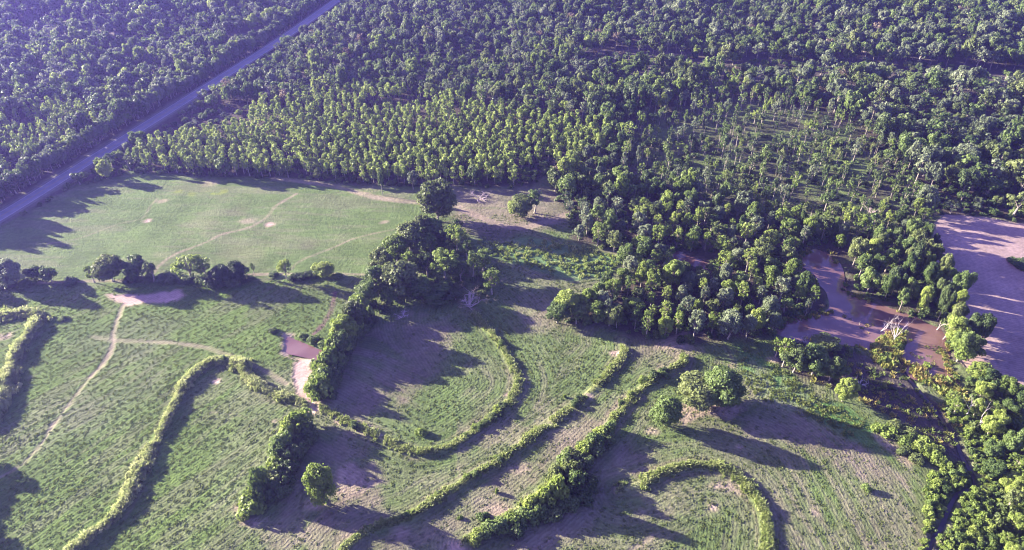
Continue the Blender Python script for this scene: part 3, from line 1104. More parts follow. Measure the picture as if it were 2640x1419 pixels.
WOOD_W = [(1372, 446), (1430, 552), (1441, 604), (1500, 622), (1580, 646), (1556, 700), (1500, 745), (1440, 800), (1431, 818), (1518, 818), (1590, 852), (1740, 864), (1860, 852), (1945, 850), (1965, 818), (2030, 795), (2045, 775), (2005, 730), (1975, 690), (1985, 650), (2020, 626), (2055, 616), (2110, 630), (2240, 600), (2330, 580), (2345, 540), (2250, 505), (2000, 500), (1800, 470), (1600, 450)]
BANK = [(2142, 668), (2200, 625), (2332, 600), (2350, 690), (2390, 745), (2422, 805), (2456, 862), (2425, 925), (2380, 905), (2378, 855), (2340, 818), (2280, 796), (2210, 756), (2152, 730)]
BOTR = [(2392, 965), (2440, 952), (2500, 1012), (2600, 1062), (2640, 1430), (2520, 1430), (2505, 1300), (2492, 1210), (2462, 1130), (2420, 1070), (2385, 1035)]
PLANT = [(330, 390), (440, 350), (560, 330), (640, 290), (800, 255), (950, 240), (1120, 250), (1260, 300), (1400, 310), (1540, 340), (1480, 400), (1370, 440), (1340, 468), (1150, 466), (1060, 468), (900, 462), (760, 448), (560, 444), (400, 436), (330, 428)]
PLANT_L = [(-120, 520), (40, 440), (200, 345), (260, 330), (180, 260), (60, 300), (-120, 380)]
SPARSE_Z = [(1600, 300), (1850, 240), (2120, 290), (2260, 420), (2320, 530), (2200, 590), (2000, 570), (1780, 500), (1560, 450)]
GAPS = [[(1450, 128), (1900, 152), (2300, 160), (2576, 180), (2700, 190), (2700, 236), (2300, 208), (1900, 200), (1450, 165)],
        [(40, 62), (110, 45), (240, 60), (200, 80), (60, 90)], [(330, 320), (560, 268), (660, 275), (640, 335), (470, 350), (380, 372)], [(1220, 138), (1270, 136), (1280, 160), (1215, 160)],
        [(1340, 440), (1375, 425), (1420, 520), (1350, 500), (1300, 480)], [(2310, 500), (2360, 490), (2700, 530), (2700, 560), (2340, 545)],
        [(2250, 325), (2300, 310), (2340, 345), (2280, 350)], [(240, 88), (330, 80), (420, 110), (300, 130)], [(560, 105), (690, 85), (700, 115), (560, 130)], [(900, 265), (1060, 240), (1110, 275), (1000, 300), (900, 300)], [(20, 310), (110, 300), (120, 340), (30, 350)]]
pts = np.c_[rng.uniform(-520, 520, 150000), rng.uniform(60, 620, 150000)]
# every candidate: survey position, zone, spacing by dart throwing on a grid
U_, V_p = proj(pts[:, 0], pts[:, 1])
rdist, _, _ = dist_line(pts[:, 0], pts[:, 1], ROAD)
near_side = (pts[:, 0] - ROAD[1][0]) * (ROAD[-1][1] - ROAD[1][1]) - (pts[:, 1] - ROAD[1][1]) * (ROAD[-1][0] - ROAD[1][0]) >= 0
ok = rdist > np.where(near_side, 9.0, 7.4)
MUD = [(1676, 622), (1800, 650), (1810, 722), (1700, 700)]
for g in (PASTURE, POND_S, POND_B, POND_W, BARE, MEADOW, MUD):
    ok &= ~inpoly(pts[:, 0], pts[:, 1], PP(g))
in_w = inpoly(U_, V_p, WOOD_W)
in_b = inpoly(U_, V_p, BANK)
in_r = inpoly(U_, V_p, BOTR)
edge_poly = [(-1400, 1000), (-110, 585), (60, 550), (190, 472), (330, 432), (560, 446), (760, 449), (900, 465), (1060, 470), (1150, 470), (1340, 472), (1372, 446), (1600, 450), (1800, 470), (2000, 500), (2250, 505), (2340, 540), (2480, 546), (2700, 585), (4500, 800), (4500, -400), (-1400, -400)]
in_s = inpoly(U_, V_p, SPARSE_Z)
in_w &= ~in_s
in_f = (inpoly(U_, V_p, edge_poly) | in_s) & ~in_w & ~in_b
in_p = inpoly(U_, V_p, PLANT) | inpoly(U_, V_p, PLANT_L)
in_s = inpoly(U_, V_p, SPARSE_Z)
in_gap = np.zeros(len(pts), bool)
gw, gw2 = fbm(pts[:, 0], pts[:, 1], 22, 142, 3), fbm(pts[:, 0], pts[:, 1], 22, 146, 3)
for g in GAPS:
    in_gap |= inpoly(U_ + 30 * gw2, V_p + 22 * gw, g)
road_side = (pts[:, 0] - ROAD[1][0]) * (ROAD[-1][1] - ROAD[1][1]) - (pts[:, 1] - ROAD[1][1]) * (ROAD[-1][0] - ROAD[1][0]) < 0   # left of the road
ok &= in_w | in_b | in_r | in_f
seen = (U_ > -260) & (U_ < 2760) & (V_p > -95) & (V_p < 1440)
ok &= seen
big = fbm(pts[:, 0], pts[:, 1], 60, 140, 2)
sz = np.full(len(pts), 4.55) + 1.2 * big      # crown spacing by zone
sz[in_f & (U_ > 2050)] += 1.2
sz[road_side] = 5.6 + 1.9 * big[road_side]
sz[in_p] = 3.0
sz[in_s] = 4.4
sz[in_w] = 4.5
sz[in_b] = 4.4
sz[in_r] = 3.7
sz *= np.where(in_p, rng.uniform(.88, 1.12, len(pts)), rng.uniform(.7, 1.38, len(pts)))
sz = np.clip(sz, 2.9, 10)
sz[in_gap] *= .6
clus = fbm(pts[:, 0], pts[:, 1], 13, 141, 3)
sp_d, _, _ = dist_line(pts[:, 0], pts[:, 1], PP(SPARSE_Z), closed=True)
sp_in = sstep(0, 20, sp_d + 9 * clus)
cand = np.where(ok)[0]
rng.shuffle(cand)
cell = 3.0
grid = {}
trees = []
for i in cand:
    x, y = pts[i]
    s = sz[i]
    if in_s[i] and rng.random() < (.56 + .75 * clus[i]) * sp_in[i]:
        continue
    if in_r[i] and U_[i] < 2530 and rng.random() < .62:
        continue
    if in_w[i] and V_p[i] < 640 and rng.random() < .45:
        continue
    if in_gap[i] and rng.random() < .74:
        continue
    gx_, gy_ = int(x // cell), int(y // cell)
    hit = False
    for a in range(gx_ - 4, gx_ + 5):
        for b in range(gy_ - 4, gy_ + 5):
            for (j, sj) in grid.get((a, b), ()):
                dx, dy = pts[j][0] - x, pts[j][1] - y
                if dx * dx + dy * dy < (.47 * (s + sj)) ** 2:
                    hit = True
                    break
            if hit:
                break
        if hit:
            break
    if hit:
        continue
    grid.setdefault((gx_, gy_), []).append((i, s))
    trees.append(i)
rl = smooth_line(ROAD, 1.0)
rt = np.gradient(rl, axis=0)
rt /= np.linalg.norm(rt, axis=1, keepdims=True)
far_n = np.stack([-rt[:, 1], rt[:, 0]], 1)
wall_pts = []  # extra row of trees added to keep low sun off the road
for k_ in range(0, len(rl), 3):
    for dd in (8.3, 11.5):
        wall_pts.append(rl[k_] + far_n[k_] * (dd + rng.uniform(-.7, .7)) + rt[k_] * rng.uniform(-1.2, 1.2))
wall_pts = np.array(wall_pts)
trees = np.array(trees)

# the nearest of them stand as trees of their own, up to 300 in all
near_zone = trees[in_w[trees] | in_b[trees] | in_r[trees]]
inframe = (U_[near_zone] > -10) & (U_[near_zone] < 2590) & (V_p[near_zone] < 1420)
near_zone = near_zone[inframe]
order = near_zone[np.argsort(pts[near_zone, 1])]
own = set(order[:max(0, 300 - n_tree[0] + 6)].tolist())
TONE_W = ['mid', 'light', 'olive', 'light', 'grey', 'grey', 'light']
NM = {'olive': 'olive', 'grey': 'grey green', 'dark': 'dark green', 'mid': 'mid green', 'light': 'yellow green'}
FM = {'round': 'round', 'open': 'ragged open', 'tall': 'slender upright', 'spread': 'broad spreading'}
for i in sorted(own):
    u, v = U_[i], V_p[i]
    x, y = pts[i]
    if in_b[i]:
        where, grp = "between the brown pond and ploughed field", "trees between pond and ploughed field"
        tone = random.choice(['mid', 'olive', 'mid', 'dark', 'light'])
        shape = random.choice(['round', 'round', 'open', 'spread'])
        hm = random.uniform(8.5, 12.5)
    elif in_r[i]:
        where, grp = "in the lush wood beside the creek", "trees of the creek wood"
        tone = random.choice(['mid', 'light', 'light', 'light', 'mid', 'olive'])
        shape = random.choice(['round', 'round', 'spread', 'tall', 'open'])
        hm = random.uniform(3.4, 6.8)
    else:
        if v > 790:
            where = "at the swampy wood's front above the terraces"
        elif u > 1900:
            where = "on the near bank of the brown pond"
        elif u < 1560:
            where = "on the meadow side of the swampy wood"
        else:
            where = "deep inside the swampy wood"
        grp = "trees of the swampy wood"
        tone = random.choice(TONE_W)
        shape = random.choice(['round', 'open', 'open', 'tall', 'tall'])
        hm = random.uniform(5.5, 10.5)
    wm = sz[i] * random.uniform(.95, 1.25) * (.75 if shape == 'tall' else 1)
    hm *= .8 + .25 * min(1.3, sz[i] / 4.8)
    szn = "tall" if hm > 9.8 else ("small" if hm < 6.2 else "medium")
    place_tree(0, 0, 0, 0, shape, tone, f"{szn} {NM[tone]} {FM[shape]} tree {where}", grp, xy=(x, y), wm=wm, hm=hm)

# ---- the far woods: each mass one object that repeats a handful of trees
hidden = bpy.data.collections.new("woodland_sources")


def scatter(name, label, cat, P3, idx, rotz, scl, meshes, tilt=None):
    """one object: a copy of one of the meshes on each point"""
    src = bpy.data.collections.new(name + "_sources")
    for k, me in enumerate(meshes):
        src.objects.link(bpy.data.objects.new(f"{name}_source_{k:02d}", me))
    me = bpy.data.meshes.new(name)
    me.vertices.add(len(P3))
    me.vertices.foreach_set("co", np.asarray(P3, np.float32).ravel())
    a = me.attributes.new("pick", 'INT', 'POINT')
    a.data.foreach_set("value", np.asarray(idx, np.int32))
    a = me.attributes.new("turn", 'FLOAT_VECTOR', 'POINT')
    tv = np.zeros((len(P3), 3), np.float32)
    tv[:, 2] = rotz
    if tilt is not None:
        tv[:, :2] = tilt
    a.data.foreach_set("vector", tv.ravel())
    a = me.attributes.new("size", 'FLOAT_VECTOR', 'POINT')
    a.data.foreach_set("vector", np.asarray(scl, np.float32).ravel())
    o = link(name, me)
    ng = bpy.data.node_groups.new(name + "_scatter", 'GeometryNodeTree')
    ng.interface.new_socket('Geometry', in_out='INPUT', socket_type='NodeSocketGeometry')
    ng.interface.new_socket('Geometry', in_out='OUTPUT', socket_type='NodeSocketGeometry')
    gi, go = ng.nodes.new('NodeGroupInput'), ng.nodes.new('NodeGroupOutput')
    iop = ng.nodes.new('GeometryNodeInstanceOnPoints')
    ci = ng.nodes.new('GeometryNodeCollectionInfo')
    ci.inputs['Collection'].default_value = src
    ci.inputs['Separate Children'].default_value = True
    ci.inputs['Reset Children'].default_value = True
    iop.inputs['Pick Instance'].default_value = True
    for at, ty, sock in (("pick", 'INT', 'Instance Index'), ("turn", 'FLOAT_VECTOR', 'Rotation'), ("size", 'FLOAT_VECTOR', 'Scale')):
        na = ng.nodes.new('GeometryNodeInputNamedAttribute')
        na.data_type = ty
        na.inputs['Name'].default_value = at
        ng.links.new(na.outputs['Attribute'], iop.inputs[sock])
    ng.links.new(gi.outputs[0], iop.inputs['Points'])
    ng.links.new(ci.outputs[0], iop.inputs['Instance'])
    ng.links.new(iop.outputs[0], go.inputs[0])
    md = o.modifiers.new("scatter", 'NODES')
    md.node_group = ng
    tag(o, label, cat, kind="stuff")
    return o


FARK = []
FAR_ID = {}
LEAF['young'] = leaf_material("young_leaves", [(.160, .215, .044), (.220, .295, .058), (.285, .355, .080)], .36)
for tone in ('dark', 'mid', 'light', 'olive', 'grey', 'tan'):
    for shape, w, h, base, nc in (('round', 7, 8, 1.2, 26), ('open', 6, 9, 2.6, 16), ('tall', 4.4, 9.5, 2.2, 16), ('spread', 8, 7.5, 1.6, 28)):
        if tone == 'tan' and shape != 'open':
            continue
        for var in range(2):
            sd += 1
            FAR_ID[(shape, tone, var)] = (len(FARK), w, h)
            FARK.append(make_tree(sd, w, h, base, tone, shape, nc, .33, 1.0, far=True))
for kk in range(3):   # even aged plantation
    sd += 1
    FAR_ID[('plant', kk)] = (len(FARK), 4.2, 7.5)
    FARK.append(make_tree(sd, 4.2, 7.5, 1.8, 'young' if kk else 'light', 'cone' if kk == 2 else 'round', 13, .30, 1.0, far=True))

masses = {'forest': [], 'road_wood': [], 'plantation': []}
for i in trees:
    if i in own:
        continue
    x, y = pts[i]
    u, v = U_[i], V_p[i]
    s = sz[i]
    zk = 1.0
    if in_p[i]:
        key = ('plant', random.choice([0, 1, 1, 2]))
        hm, wm, which = random.uniform(7.4, 9.2) + .8 * big[i], s * 1.2, 'plantation'
        if road_side[i]:
            which = 'road_wood'
    elif in_s[i]:
        key = (random.choice(['open', 'tall', 'open']), random.choice(['mid', 'mid', 'light', 'olive', 'grey', 'dark']))
        hm, wm, which = random.uniform(5, 12.5), s * random.uniform(.6, 1.05), 'forest'
    elif road_side[i]:
        key = (random.choice(['round', 'round', 'spread', 'open']), random.choice(['mid', 'grey', 'mid', 'dark', 'light']))
        hm, wm, which = 10 + 6 * (s / 5.8 - 1) + random.uniform(-2.5, 3) + 2.5 * big[i], s * 1.25, 'road_wood'
    else:
        r_ = random.random()
        tone = random.choice(['mid', 'grey', 'dark', 'mid', 'olive', 'light' if (v > 120 and u < 2000) else 'grey'])
        if r_ < .012:
            key = ('open', 'tan')
        else:
            key = (random.choice(['round', 'round', 'spread', 'open', 'tall']), tone)
        hm, wm, which = 9.2 + 6 * (s / 4.8 - 1) + random.uniform(-2.5, 3) + 2.0 * big[i], s * 1.22, 'forest'
    if in_gap[i]:
        hm *= .4
    if rdist[i] < 20 and not road_side[i]:
        hm *= .62 if rdist[i] < 15 else .8
    kx, w, h = FAR_ID[key if key[0] == 'plant' else (*key, random.randint(0, 1))]
    if key[0] == 'tall':
        wm *= .8
    masses[which].append((x, y, kx, wm / w, hm / h))
for x, y in wall_pts:
    kx, w, h = FAR_ID[(random.choice(['round', 'spread']), random.choice(['mid', 'dark', 'grey']), random.randint(0, 1))]
    masses['road_wood'].append((x, y, kx, random.uniform(4.2, 6) / w, random.uniform(6.5, 9.5) / h))
for nm, lab in (('forest', "dense mixed green forest filling the land right of the road to the top"),
                ('road_wood', "dense broadleaf wood on the far side of the straight road"),
                ('plantation', "even aged yellow green young trees massed above the pasture")):
    A = np.array(masses[nm])
    gz = terrain_arrays(A[:, 0], A[:, 1])
    inside_grid = (A[:, 0] > GX0) & (A[:, 0] < GX1) & (A[:, 1] < GY1)
    gz = np.where(inside_grid, gz, -1.6)
    scatter(nm, lab, "forest", np.c_[A[:, 0], A[:, 1], gz - .1], A[:, 2], rng.uniform(0, 6.28, len(A)),
            np.c_[A[:, 3] * rng.uniform(.9, 1.1, len(A)), A[:, 3] * rng.uniform(.9, 1.1, len(A)), A[:, 4]], FARK)

# undergrowth: low shrubs on the floor of every wood and along its edges
und = hexgrid(2.3, -300, 340, 90, 470, .5)
uu, uv = proj(und[:, 0], und[:, 1])
mk = inpoly(uu, uv, WOOD_W) | inpoly(uu, uv, BANK) | (inpoly(uu, uv, BOTR)) | (inpoly(uu, uv, edge_poly) & (und[:, 1] < 300))
mk |= inpoly(uu, uv, [(1000, 570), (1080, 570), (1190, 625), (1250, 700), (1230, 745), (1150, 765), (1040, 768), (950, 800), (905, 790), (905, 740), (960, 660)])
mk &= (rng.random(len(und)) < np.where(inpoly(uu, uv, SPARSE_Z), .22, .5))
for g in (POND_B, POND_W, BARE, PASTURE):
    mk &= ~inpoly(und[:, 0], und[:, 1], PP(g))
rdu, _, _ = dist_line(und[:, 0], und[:, 1], ROAD)
mk &= (rdu > 7.5) & (uu > -150) & (uu < 2720) & (uv < 1440)
und = und[mk]
ub = [make_bush(700 + k, 3.0, 2.0, t, 7, .34, .9) for k, t in enumerate(['dark', 'mid', 'dark', 'olive'])]
s_ = rng.uniform(.5, 1.25, len(und))
scatter("undergrowth", "low dark shrubs and saplings growing under and between the woodland trees", "undergrowth",
        np.c_[und, terrain_arrays(und[:, 0], und[:, 1]) - .1], rng.integers(0, 4, len(und)), rng.uniform(0, 6.28, len(und)),
        np.c_[s_, s_, s_ * rng.uniform(.6, 1.5, len(und))], ub)

# ------------------------------------------------------------------ bushes of the hedges
def along_line(pts_, n):
    L = smooth_line(PP(pts_), 1.0)
    seg = np.r_[0, np.cumsum(np.linalg.norm(np.diff(L, axis=0), axis=1))]
    t = np.linspace(0, seg[-1], n)
    return np.c_[np.interp(t, seg, L[:, 0]), np.interp(t, seg, L[:, 1])]


HEDGE1 = [(912, 812), (880, 842), (856, 878), (838, 915), (824, 950), (812, 985), (806, 1010)]
for i, (x, y) in enumerate(along_line(HEDGE1, 13)):
    u, v = proj(x, y)
    place_bush(u + random.uniform(-6, 8), v, random.uniform(54, 72), random.uniform(54, 74), ['light', 'mid', 'light'][i % 3],
               "tall yellow green bush in the dense straight hedge beside the small pink pond", "bushes of the hedge beside the small pond")
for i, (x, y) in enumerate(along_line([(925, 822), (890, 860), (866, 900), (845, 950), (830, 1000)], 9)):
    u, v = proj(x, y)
    place_bush(u, v, random.uniform(40, 54), random.uniform(36, 52), 'dark',  # shade on this side of the hedge put into darker leaves
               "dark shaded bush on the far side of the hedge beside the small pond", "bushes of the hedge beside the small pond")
HEDGE2 = [(757, 1092), (735, 1130), (712, 1165), (700, 1200), (676, 1240), (652, 1275), (636, 1305)]
for i, (x, y) in enumerate(along_line(HEDGE2, 10)):
    u, v = proj(x, y)
    place_bush(u + random.uniform(-8, 8), v, random.uniform(50, 74), random.uniform(46, 74), ['light', 'light', 'olive', 'mid'][i % 4],  # golden sunlight on this side put into mostly lighter leaf tones
               "tall golden green bush in the short hedge beside the lone oval tree", "bushes of the short hedge")
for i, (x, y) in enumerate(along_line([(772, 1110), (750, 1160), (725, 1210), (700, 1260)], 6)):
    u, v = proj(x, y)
    place_bush(u, v, random.uniform(44, 60), random.uniform(44, 60), 'dark',  # shaded side of the short hedge coloured with darker leaves
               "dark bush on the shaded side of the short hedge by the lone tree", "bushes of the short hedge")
# the triangular thicket on the fifth terrace
TRI = [(1200, 1362, 44, 26, 'light'), (1235, 1350, 52, 38, 'mid'), (1262, 1338, 50, 44, 'mid'), (1292, 1330, 52, 46, 'light'), (1322, 1322, 54, 48, 'mid'), (1300, 1348, 50, 36, 'dark'), (1350, 1310, 52, 50, 'mid'),
       (1345, 1290, 50, 56, 'light'), (1378, 1280, 56, 66, 'light'), (1400, 1262, 56, 78, 'light'), (1405, 1228, 56, 62, 'olive'), (1432, 1205, 54, 60, 'olive'), (1445, 1240, 58, 62, 'mid'), (1462, 1268, 56, 50, 'dark'), (1385, 1305, 60, 46, 'dark'),
       (1430, 1285, 60, 44, 'dark'), (1478, 1235, 46, 50, 'dark'), (1425, 1182, 48, 46, 'mid'), (1448, 1165, 50, 46, 'olive'), (1472, 1148, 48, 46, 'light'), (1495, 1128, 46, 44, 'mid'), (1512, 1108, 44, 40, 'light'),
       (1535, 1098, 40, 38, 'mid'), (1500, 1150, 48, 44, 'dark'), (1470, 1185, 48, 44, 'dark'), (1530, 1122, 36, 34, 'dark')]
for c in TRI:
    nm = NM[c[4]]
    place_bush(*c[:5], f"{nm} bush in the wedge shaped thicket on the long straight terrace", "bushes of the wedge shaped thicket")
for k_, b in enumerate(BERM[1:5], 1):
    for q in range([0, 8, 12, 14, 14][k_]):
        x, y = b[int(rng.integers(5, len(b) - 5))] + rng.normal(0, .7, 2)
        u, v = proj(x, y)
        if u < 520 or v > 1400:
            continue
        w_ = random.uniform(14, 26)
        t = random.choice(['mid', 'light', 'dark'])
        place_bush(u, v, w_, w_ * random.uniform(.6, .95), t, f"small {NM[t]} shrub among the weeds of a curved terrace bank", "shrubs on the terrace banks")
# yellow bushes by the creek
BB = [(2215, 1085, 40, 30, 'light'), (2240, 1095, 44, 34, 'light'), (2262, 1105, 44, 36, 'olive'), (2285, 1118, 46, 40, 'light'), (2308, 1132, 46, 40, 'light'), (2330, 1146, 46, 42, 'light'), (2352, 1160, 44, 40, 'light'), (2372, 1172, 38, 34, 'light'),
      (2250, 1075, 40, 26, 'olive'), (2280, 1095, 44, 30, 'olive'), (2320, 1118, 46, 34, 'light'), (2350, 1140, 42, 32, 'light'), (2270, 1135, 36, 26, 'olive'), (2305, 1160, 36, 28, 'olive')]
for c in BB:
    place_bush(c[0], c[1], c[2], c[3] * .6, c[4], f"{NM[c[4]]} bush in the dense belt between the shaded field and wetland", "bushes of the yellow belt")
bushp = hexgrid(2.5, 60, 160, 60, 130, .4)
bu, bv = proj(bushp[:, 0], bushp[:, 1])
low = inpoly(bu, bv, [(2325, 1200), (2400, 1180), (2450, 1160), (2490, 1240), (2500, 1420), (2300, 1420), (2330, 1300)])
dcr, _, _ = dist_line(bushp[:, 0], bushp[:, 1], PP(CREEK))
for (x, y), u, v in zip(bushp[low & (dcr > 2.0)], bu[low & (dcr > 2.0)], bv[low & (dcr > 2.0)]):
    t = random.choice(['light', 'light', 'light', 'mid'])
    s = random.uniform(20, 34)
    place_bush(u, v, s, s * random.uniform(.62, .8), t, f"low {NM[t]} bush crowding the banks of the narrow creek", "low bushes along the creek")
# shrubs of the hedgerow
for u, v, w, h, t in ((415, 710, 52, 26, 'dark'), (440, 712, 50, 28, 'dark'),  (545, 722, 56, 40, 'dark'), (585, 722, 52, 42, 'dark'), (515, 716, 46, 30, 'mid'), (470, 714, 44, 22, 'dark'),
                      (620, 712, 34, 24, 'dark'), (745, 706, 40, 22, 'dark'), (770, 702, 40, 22, 'dark'), (795, 700, 24, 18, 'mid'), (370, 712, 40, 26, 'dark'), (180, 712, 40, 12, 'dark'), (330, 714, 40, 24, 'mid'), (690, 698, 26, 14, 'mid'), (845, 700, 30, 14, 'mid'),
                      (70, 716, 50, 16, 'dark'), (20, 724, 40, 18, 'dark')):
    place_bush(u, v, w, h, t, f"low {NM[t]} shrub at the foot of the hedgerow trees", "shrubs of the hedgerow")
for u, v, w, h, t, lab in ((685, 836, 24, 10, 'dark', "tiny dark shrub in the crop just left of the small pink pond"), (1060, 1092, 30, 12, 'light', "small bright bush alone inside the looped terrace"),
                           (490, 1000, 0, 0, '', ''), (1462, 1120, 9, 12, 'light', "tiny bright sapling in the strip above the wedge shaped thicket"), (1250, 1240, 11, 14, 'light', "tiny bright bush in the strip left of the wedge shaped thicket"),
                           (1215, 1310, 34, 22, 'mid', "small green bush left of the tip of the wedge shaped thicket"), (160, 805, 22, 10, 'mid', "small grey shrub in the crop beside the left hay bank"), (2180, 1232, 26, 12, 'mid', "low weed bush at the bottom edge of the long shadow in the right field"),
                           (870, 900, 0, 0, '', ''), (1158, 1308, 14, 12, 'light', "small bright weed standing near the end of the long straight terrace"), (1420, 1000, 8, 10, 'light', "tiny sapling between the second and third curved terrace"),
                           (790, 862, 34, 18, 'mid', "low bush on the upper bank of the small pink pond"), (815, 872, 34, 22, 'mid', "green bush at the right hand bank of the small pink pond"), (760, 848, 26, 12, 'mid', "low weeds at the upper corner of the small pink pond"),
                           (2560, 668, 50, 14, 'dark', "dark low shrub alone in the ploughed field at the right edge"), (372, 1258, 10, 8, 'mid', "tiny weed tuft in the crop right of the long left terrace"), (525, 1402, 14, 10, 'mid', "tiny weed tuft at the bottom of the left crop field")):
    if w:
        place_bush(u, v, w, h, t, lab)

# ------------------------------------------------------------------ dead trees
def place_dead(u, v, hpx, seed, spread, label, m=M_PALE, levels=3, wide=1.0, name="dead_tree", bushy=False):
    _, _, hm = px2m(u, v, hpx * .2, hpx)
    o = link(name, make_dead(seed, hm, spread, m, levels, bushy))
    x, y = P(u, v)
    o.location = (x, y, ground_z(x, y))
    o.scale = (wide, wide, 1)
    return tag(o, label, "dead tree")


place_dead(2212, 830, 66, 3, .34, "bleached dead tree standing in the middle of the brown pond", levels=2)
place_dead(2250, 856, 76, 5, .45, "bleached bare branched tree at the tip of the yellow marsh grass", levels=3)
place_dead(2232, 832, 16, 8, 1.4, "bleached fallen branches lying in the pond between two dead trees", levels=2, wide=1.3)
place_dead(2020, 808, 26, 9, .2, "pale snag standing in the pond near the left bank", levels=1)
place_dead(1972, 822, 24, 10, .2, "pale leaning snag at the pond's left tip", levels=1)
place_dead(2164, 816, 20, 12, .1, "thin dark snag in open pond water left of the dead trees", M_BARK, levels=1)
place_dead(2090, 862, 40, 13, .8, "grey dead tree behind the low olive tree on the lower pond bank", levels=3, bushy=True)
place_dead(2026, 862, 24, 14, 1.5, "pale brush heap around a stump at the pond's lower shore", levels=3, wide=1.5, bushy=True)
place_dead(2164, 968, 24, 15, 1.3, "pinkish dead shrub in the dark wetland below the pond", levels=3, wide=1.5, bushy=True)
place_dead(2375, 800, 56, 16, .7, "bare pale limbs rising among the trees beside the ploughed field", levels=3)
place_dead(2357, 826, 66, 17, .15, "straight tall dead trunk on the pond's right bank", levels=1)
place_dead(2372, 850, 62, 18, .12, "leaning dead pole on the pond's right bank", levels=1)
place_dead(1182, 772, 62, 19, 1.0, "pinkish grey dead tree at the corner of the wood by the looped field", M_DEADTWIG, levels=4, wide=1.2, bushy=True)
place_dead(1012, 796, 22, 20, 1.6, "reddish dead brush heap in the shade below the middle wood", M_DEADTWIG, levels=3, wide=1.6, bushy=True)
place_dead(415, 712, 26, 22, .9, "pinkish dead shrub between the hedgerow's dark shrubs", M_DEADTWIG, levels=3)
place_dead(2430, 1040, 60, 23, .5, "pale dead trunk among the trees above the creek", levels=2)
place_dead(2465, 1068, 66, 24, .5, "pale bare trunks in the open gap of the creek wood", levels=2)
place_dead(1205, 500, 24, 25, 1.5, "pale heap of cut branches at the shaded forest edge of the clearing", M_DEADTWIG, levels=4, wide=2.2, bushy=True, name="brush_heap")
place_dead(165, 710, 28, 26, .1, "thin bare pole between the small trees at the hedgerow's left end", M_BARK, levels=1)
place_dead(1772, 168, 22, 27, .2, "bare pale trunk rising above the dark gap in the far forest", levels=1)
place_dead(1895, 560, 40, 28, .8, "grey dead tree with fallen limbs in the thin grassy wood", M_DEADTWIG, levels=3)
place_dead(2190, 535, 34, 29, 1.3, "pinkish dead brush under the trees near the ploughed field corner", M_DEADTWIG, levels=3, wide=1.4, bushy=True)

# ------------------------------------------------------------------ tall weeds on the terraces, marsh grass, crop
TUFTS = [make_tuft(800 + k, 1.1, 1.0, 'weed', 34, .11) for k in range(3)] + [make_bush(805 + k, 1.5, .9, 'weed', 6, .15) for k in range(1)]
HAY = [make_tuft(810 + k, 1.1, 1.0, 'hay', 34, .11) for k in range(3)] + [make_bush(815, 1.5, .9, 'hay', 6, .15)]
weed_labels = ["tall pale grass on the hooked bank at the picture's left edge", "tall yellow green grass along the long left terrace bank", "weedy grass strip along the looped terrace bank",
               "weedy grass along the second curved terrace bank", "weedy grass along the long straight terrace bank", "bright weeds along the arched terrace bank at the bottom"]
for k, (b, lab) in enumerate(zip(BERM, weed_labels)):
    L = b
    seg = np.r_[0, np.cumsum(np.linalg.norm(np.diff(L, axis=0), axis=1))]
    n = int(seg[-1] * [26, 27, 17, 18, 18, 21][k])
    t = rng.uniform(0, seg[-1], n)
    base = np.c_[np.interp(t, seg, L[:, 0]), np.interp(t, seg, L[:, 1])]
    wv = (1 + .65 * vnoise(base[:, 0], base[:, 1], 7, 155 + k))[:, None]
    p = base + wv * rng.normal(0, [.95, .78, .46, .46, .5, .62][k], (n, 2))
    keep = fbm(p[:, 0], p[:, 1], 6, 150 + k, 2) > [-.7, -.6, -.36, -.36, -.4, -.5][k]
    p = p[keep]
    s = rng.uniform(.45, 1.05, len(p)) * [1.3, 1.1, .75, .85, .85, .95][k] * (1 + .4 * vnoise(p[:, 0], p[:, 1], 4, 160))
    scatter("tall_grass", lab, "grass", np.c_[p, terrain_arrays(p[:, 0], p[:, 1])], rng.integers(0, 4, len(p)), rng.uniform(0, 6.28, len(p)), np.c_[s, s, s * rng.uniform(.7, 1.3, len(p))], HAY if k < 2 else TUFTS)


def fill(name, polys, spacing, meshes, lab, cat, smin, smax, keepn=-1, seed=0, avoid_water=True):
    allp = []
    for poly in polys:
        g = PP(poly)
        q = hexgrid(spacing, g[:, 0].min(), g[:, 0].max(), g[:, 1].min(), g[:, 1].max(), .5)
        q = q[inpoly(q[:, 0], q[:, 1], g)]
        allp.append(q)
    q = np.vstack(allp)
    q = q[fbm(q[:, 0], q[:, 1], 5, seed, 3) > keepn]
    s = rng.uniform(smin, smax, len(q))
    dq, _, _ = dist_line(q[:, 0], q[:, 1], PP(CREEK))
    q, s = q[dq > .9], s[dq > .9]
    return scatter(name, lab, cat, np.c_[q, np.maximum(terrain_arrays(q[:, 0], q[:, 1]), -.5)], rng.integers(0, len(meshes), len(q)), rng.uniform(0, 6.28, len(q)), np.c_[s, s, s * rng.uniform(.7, 1.2, len(q))], meshes)


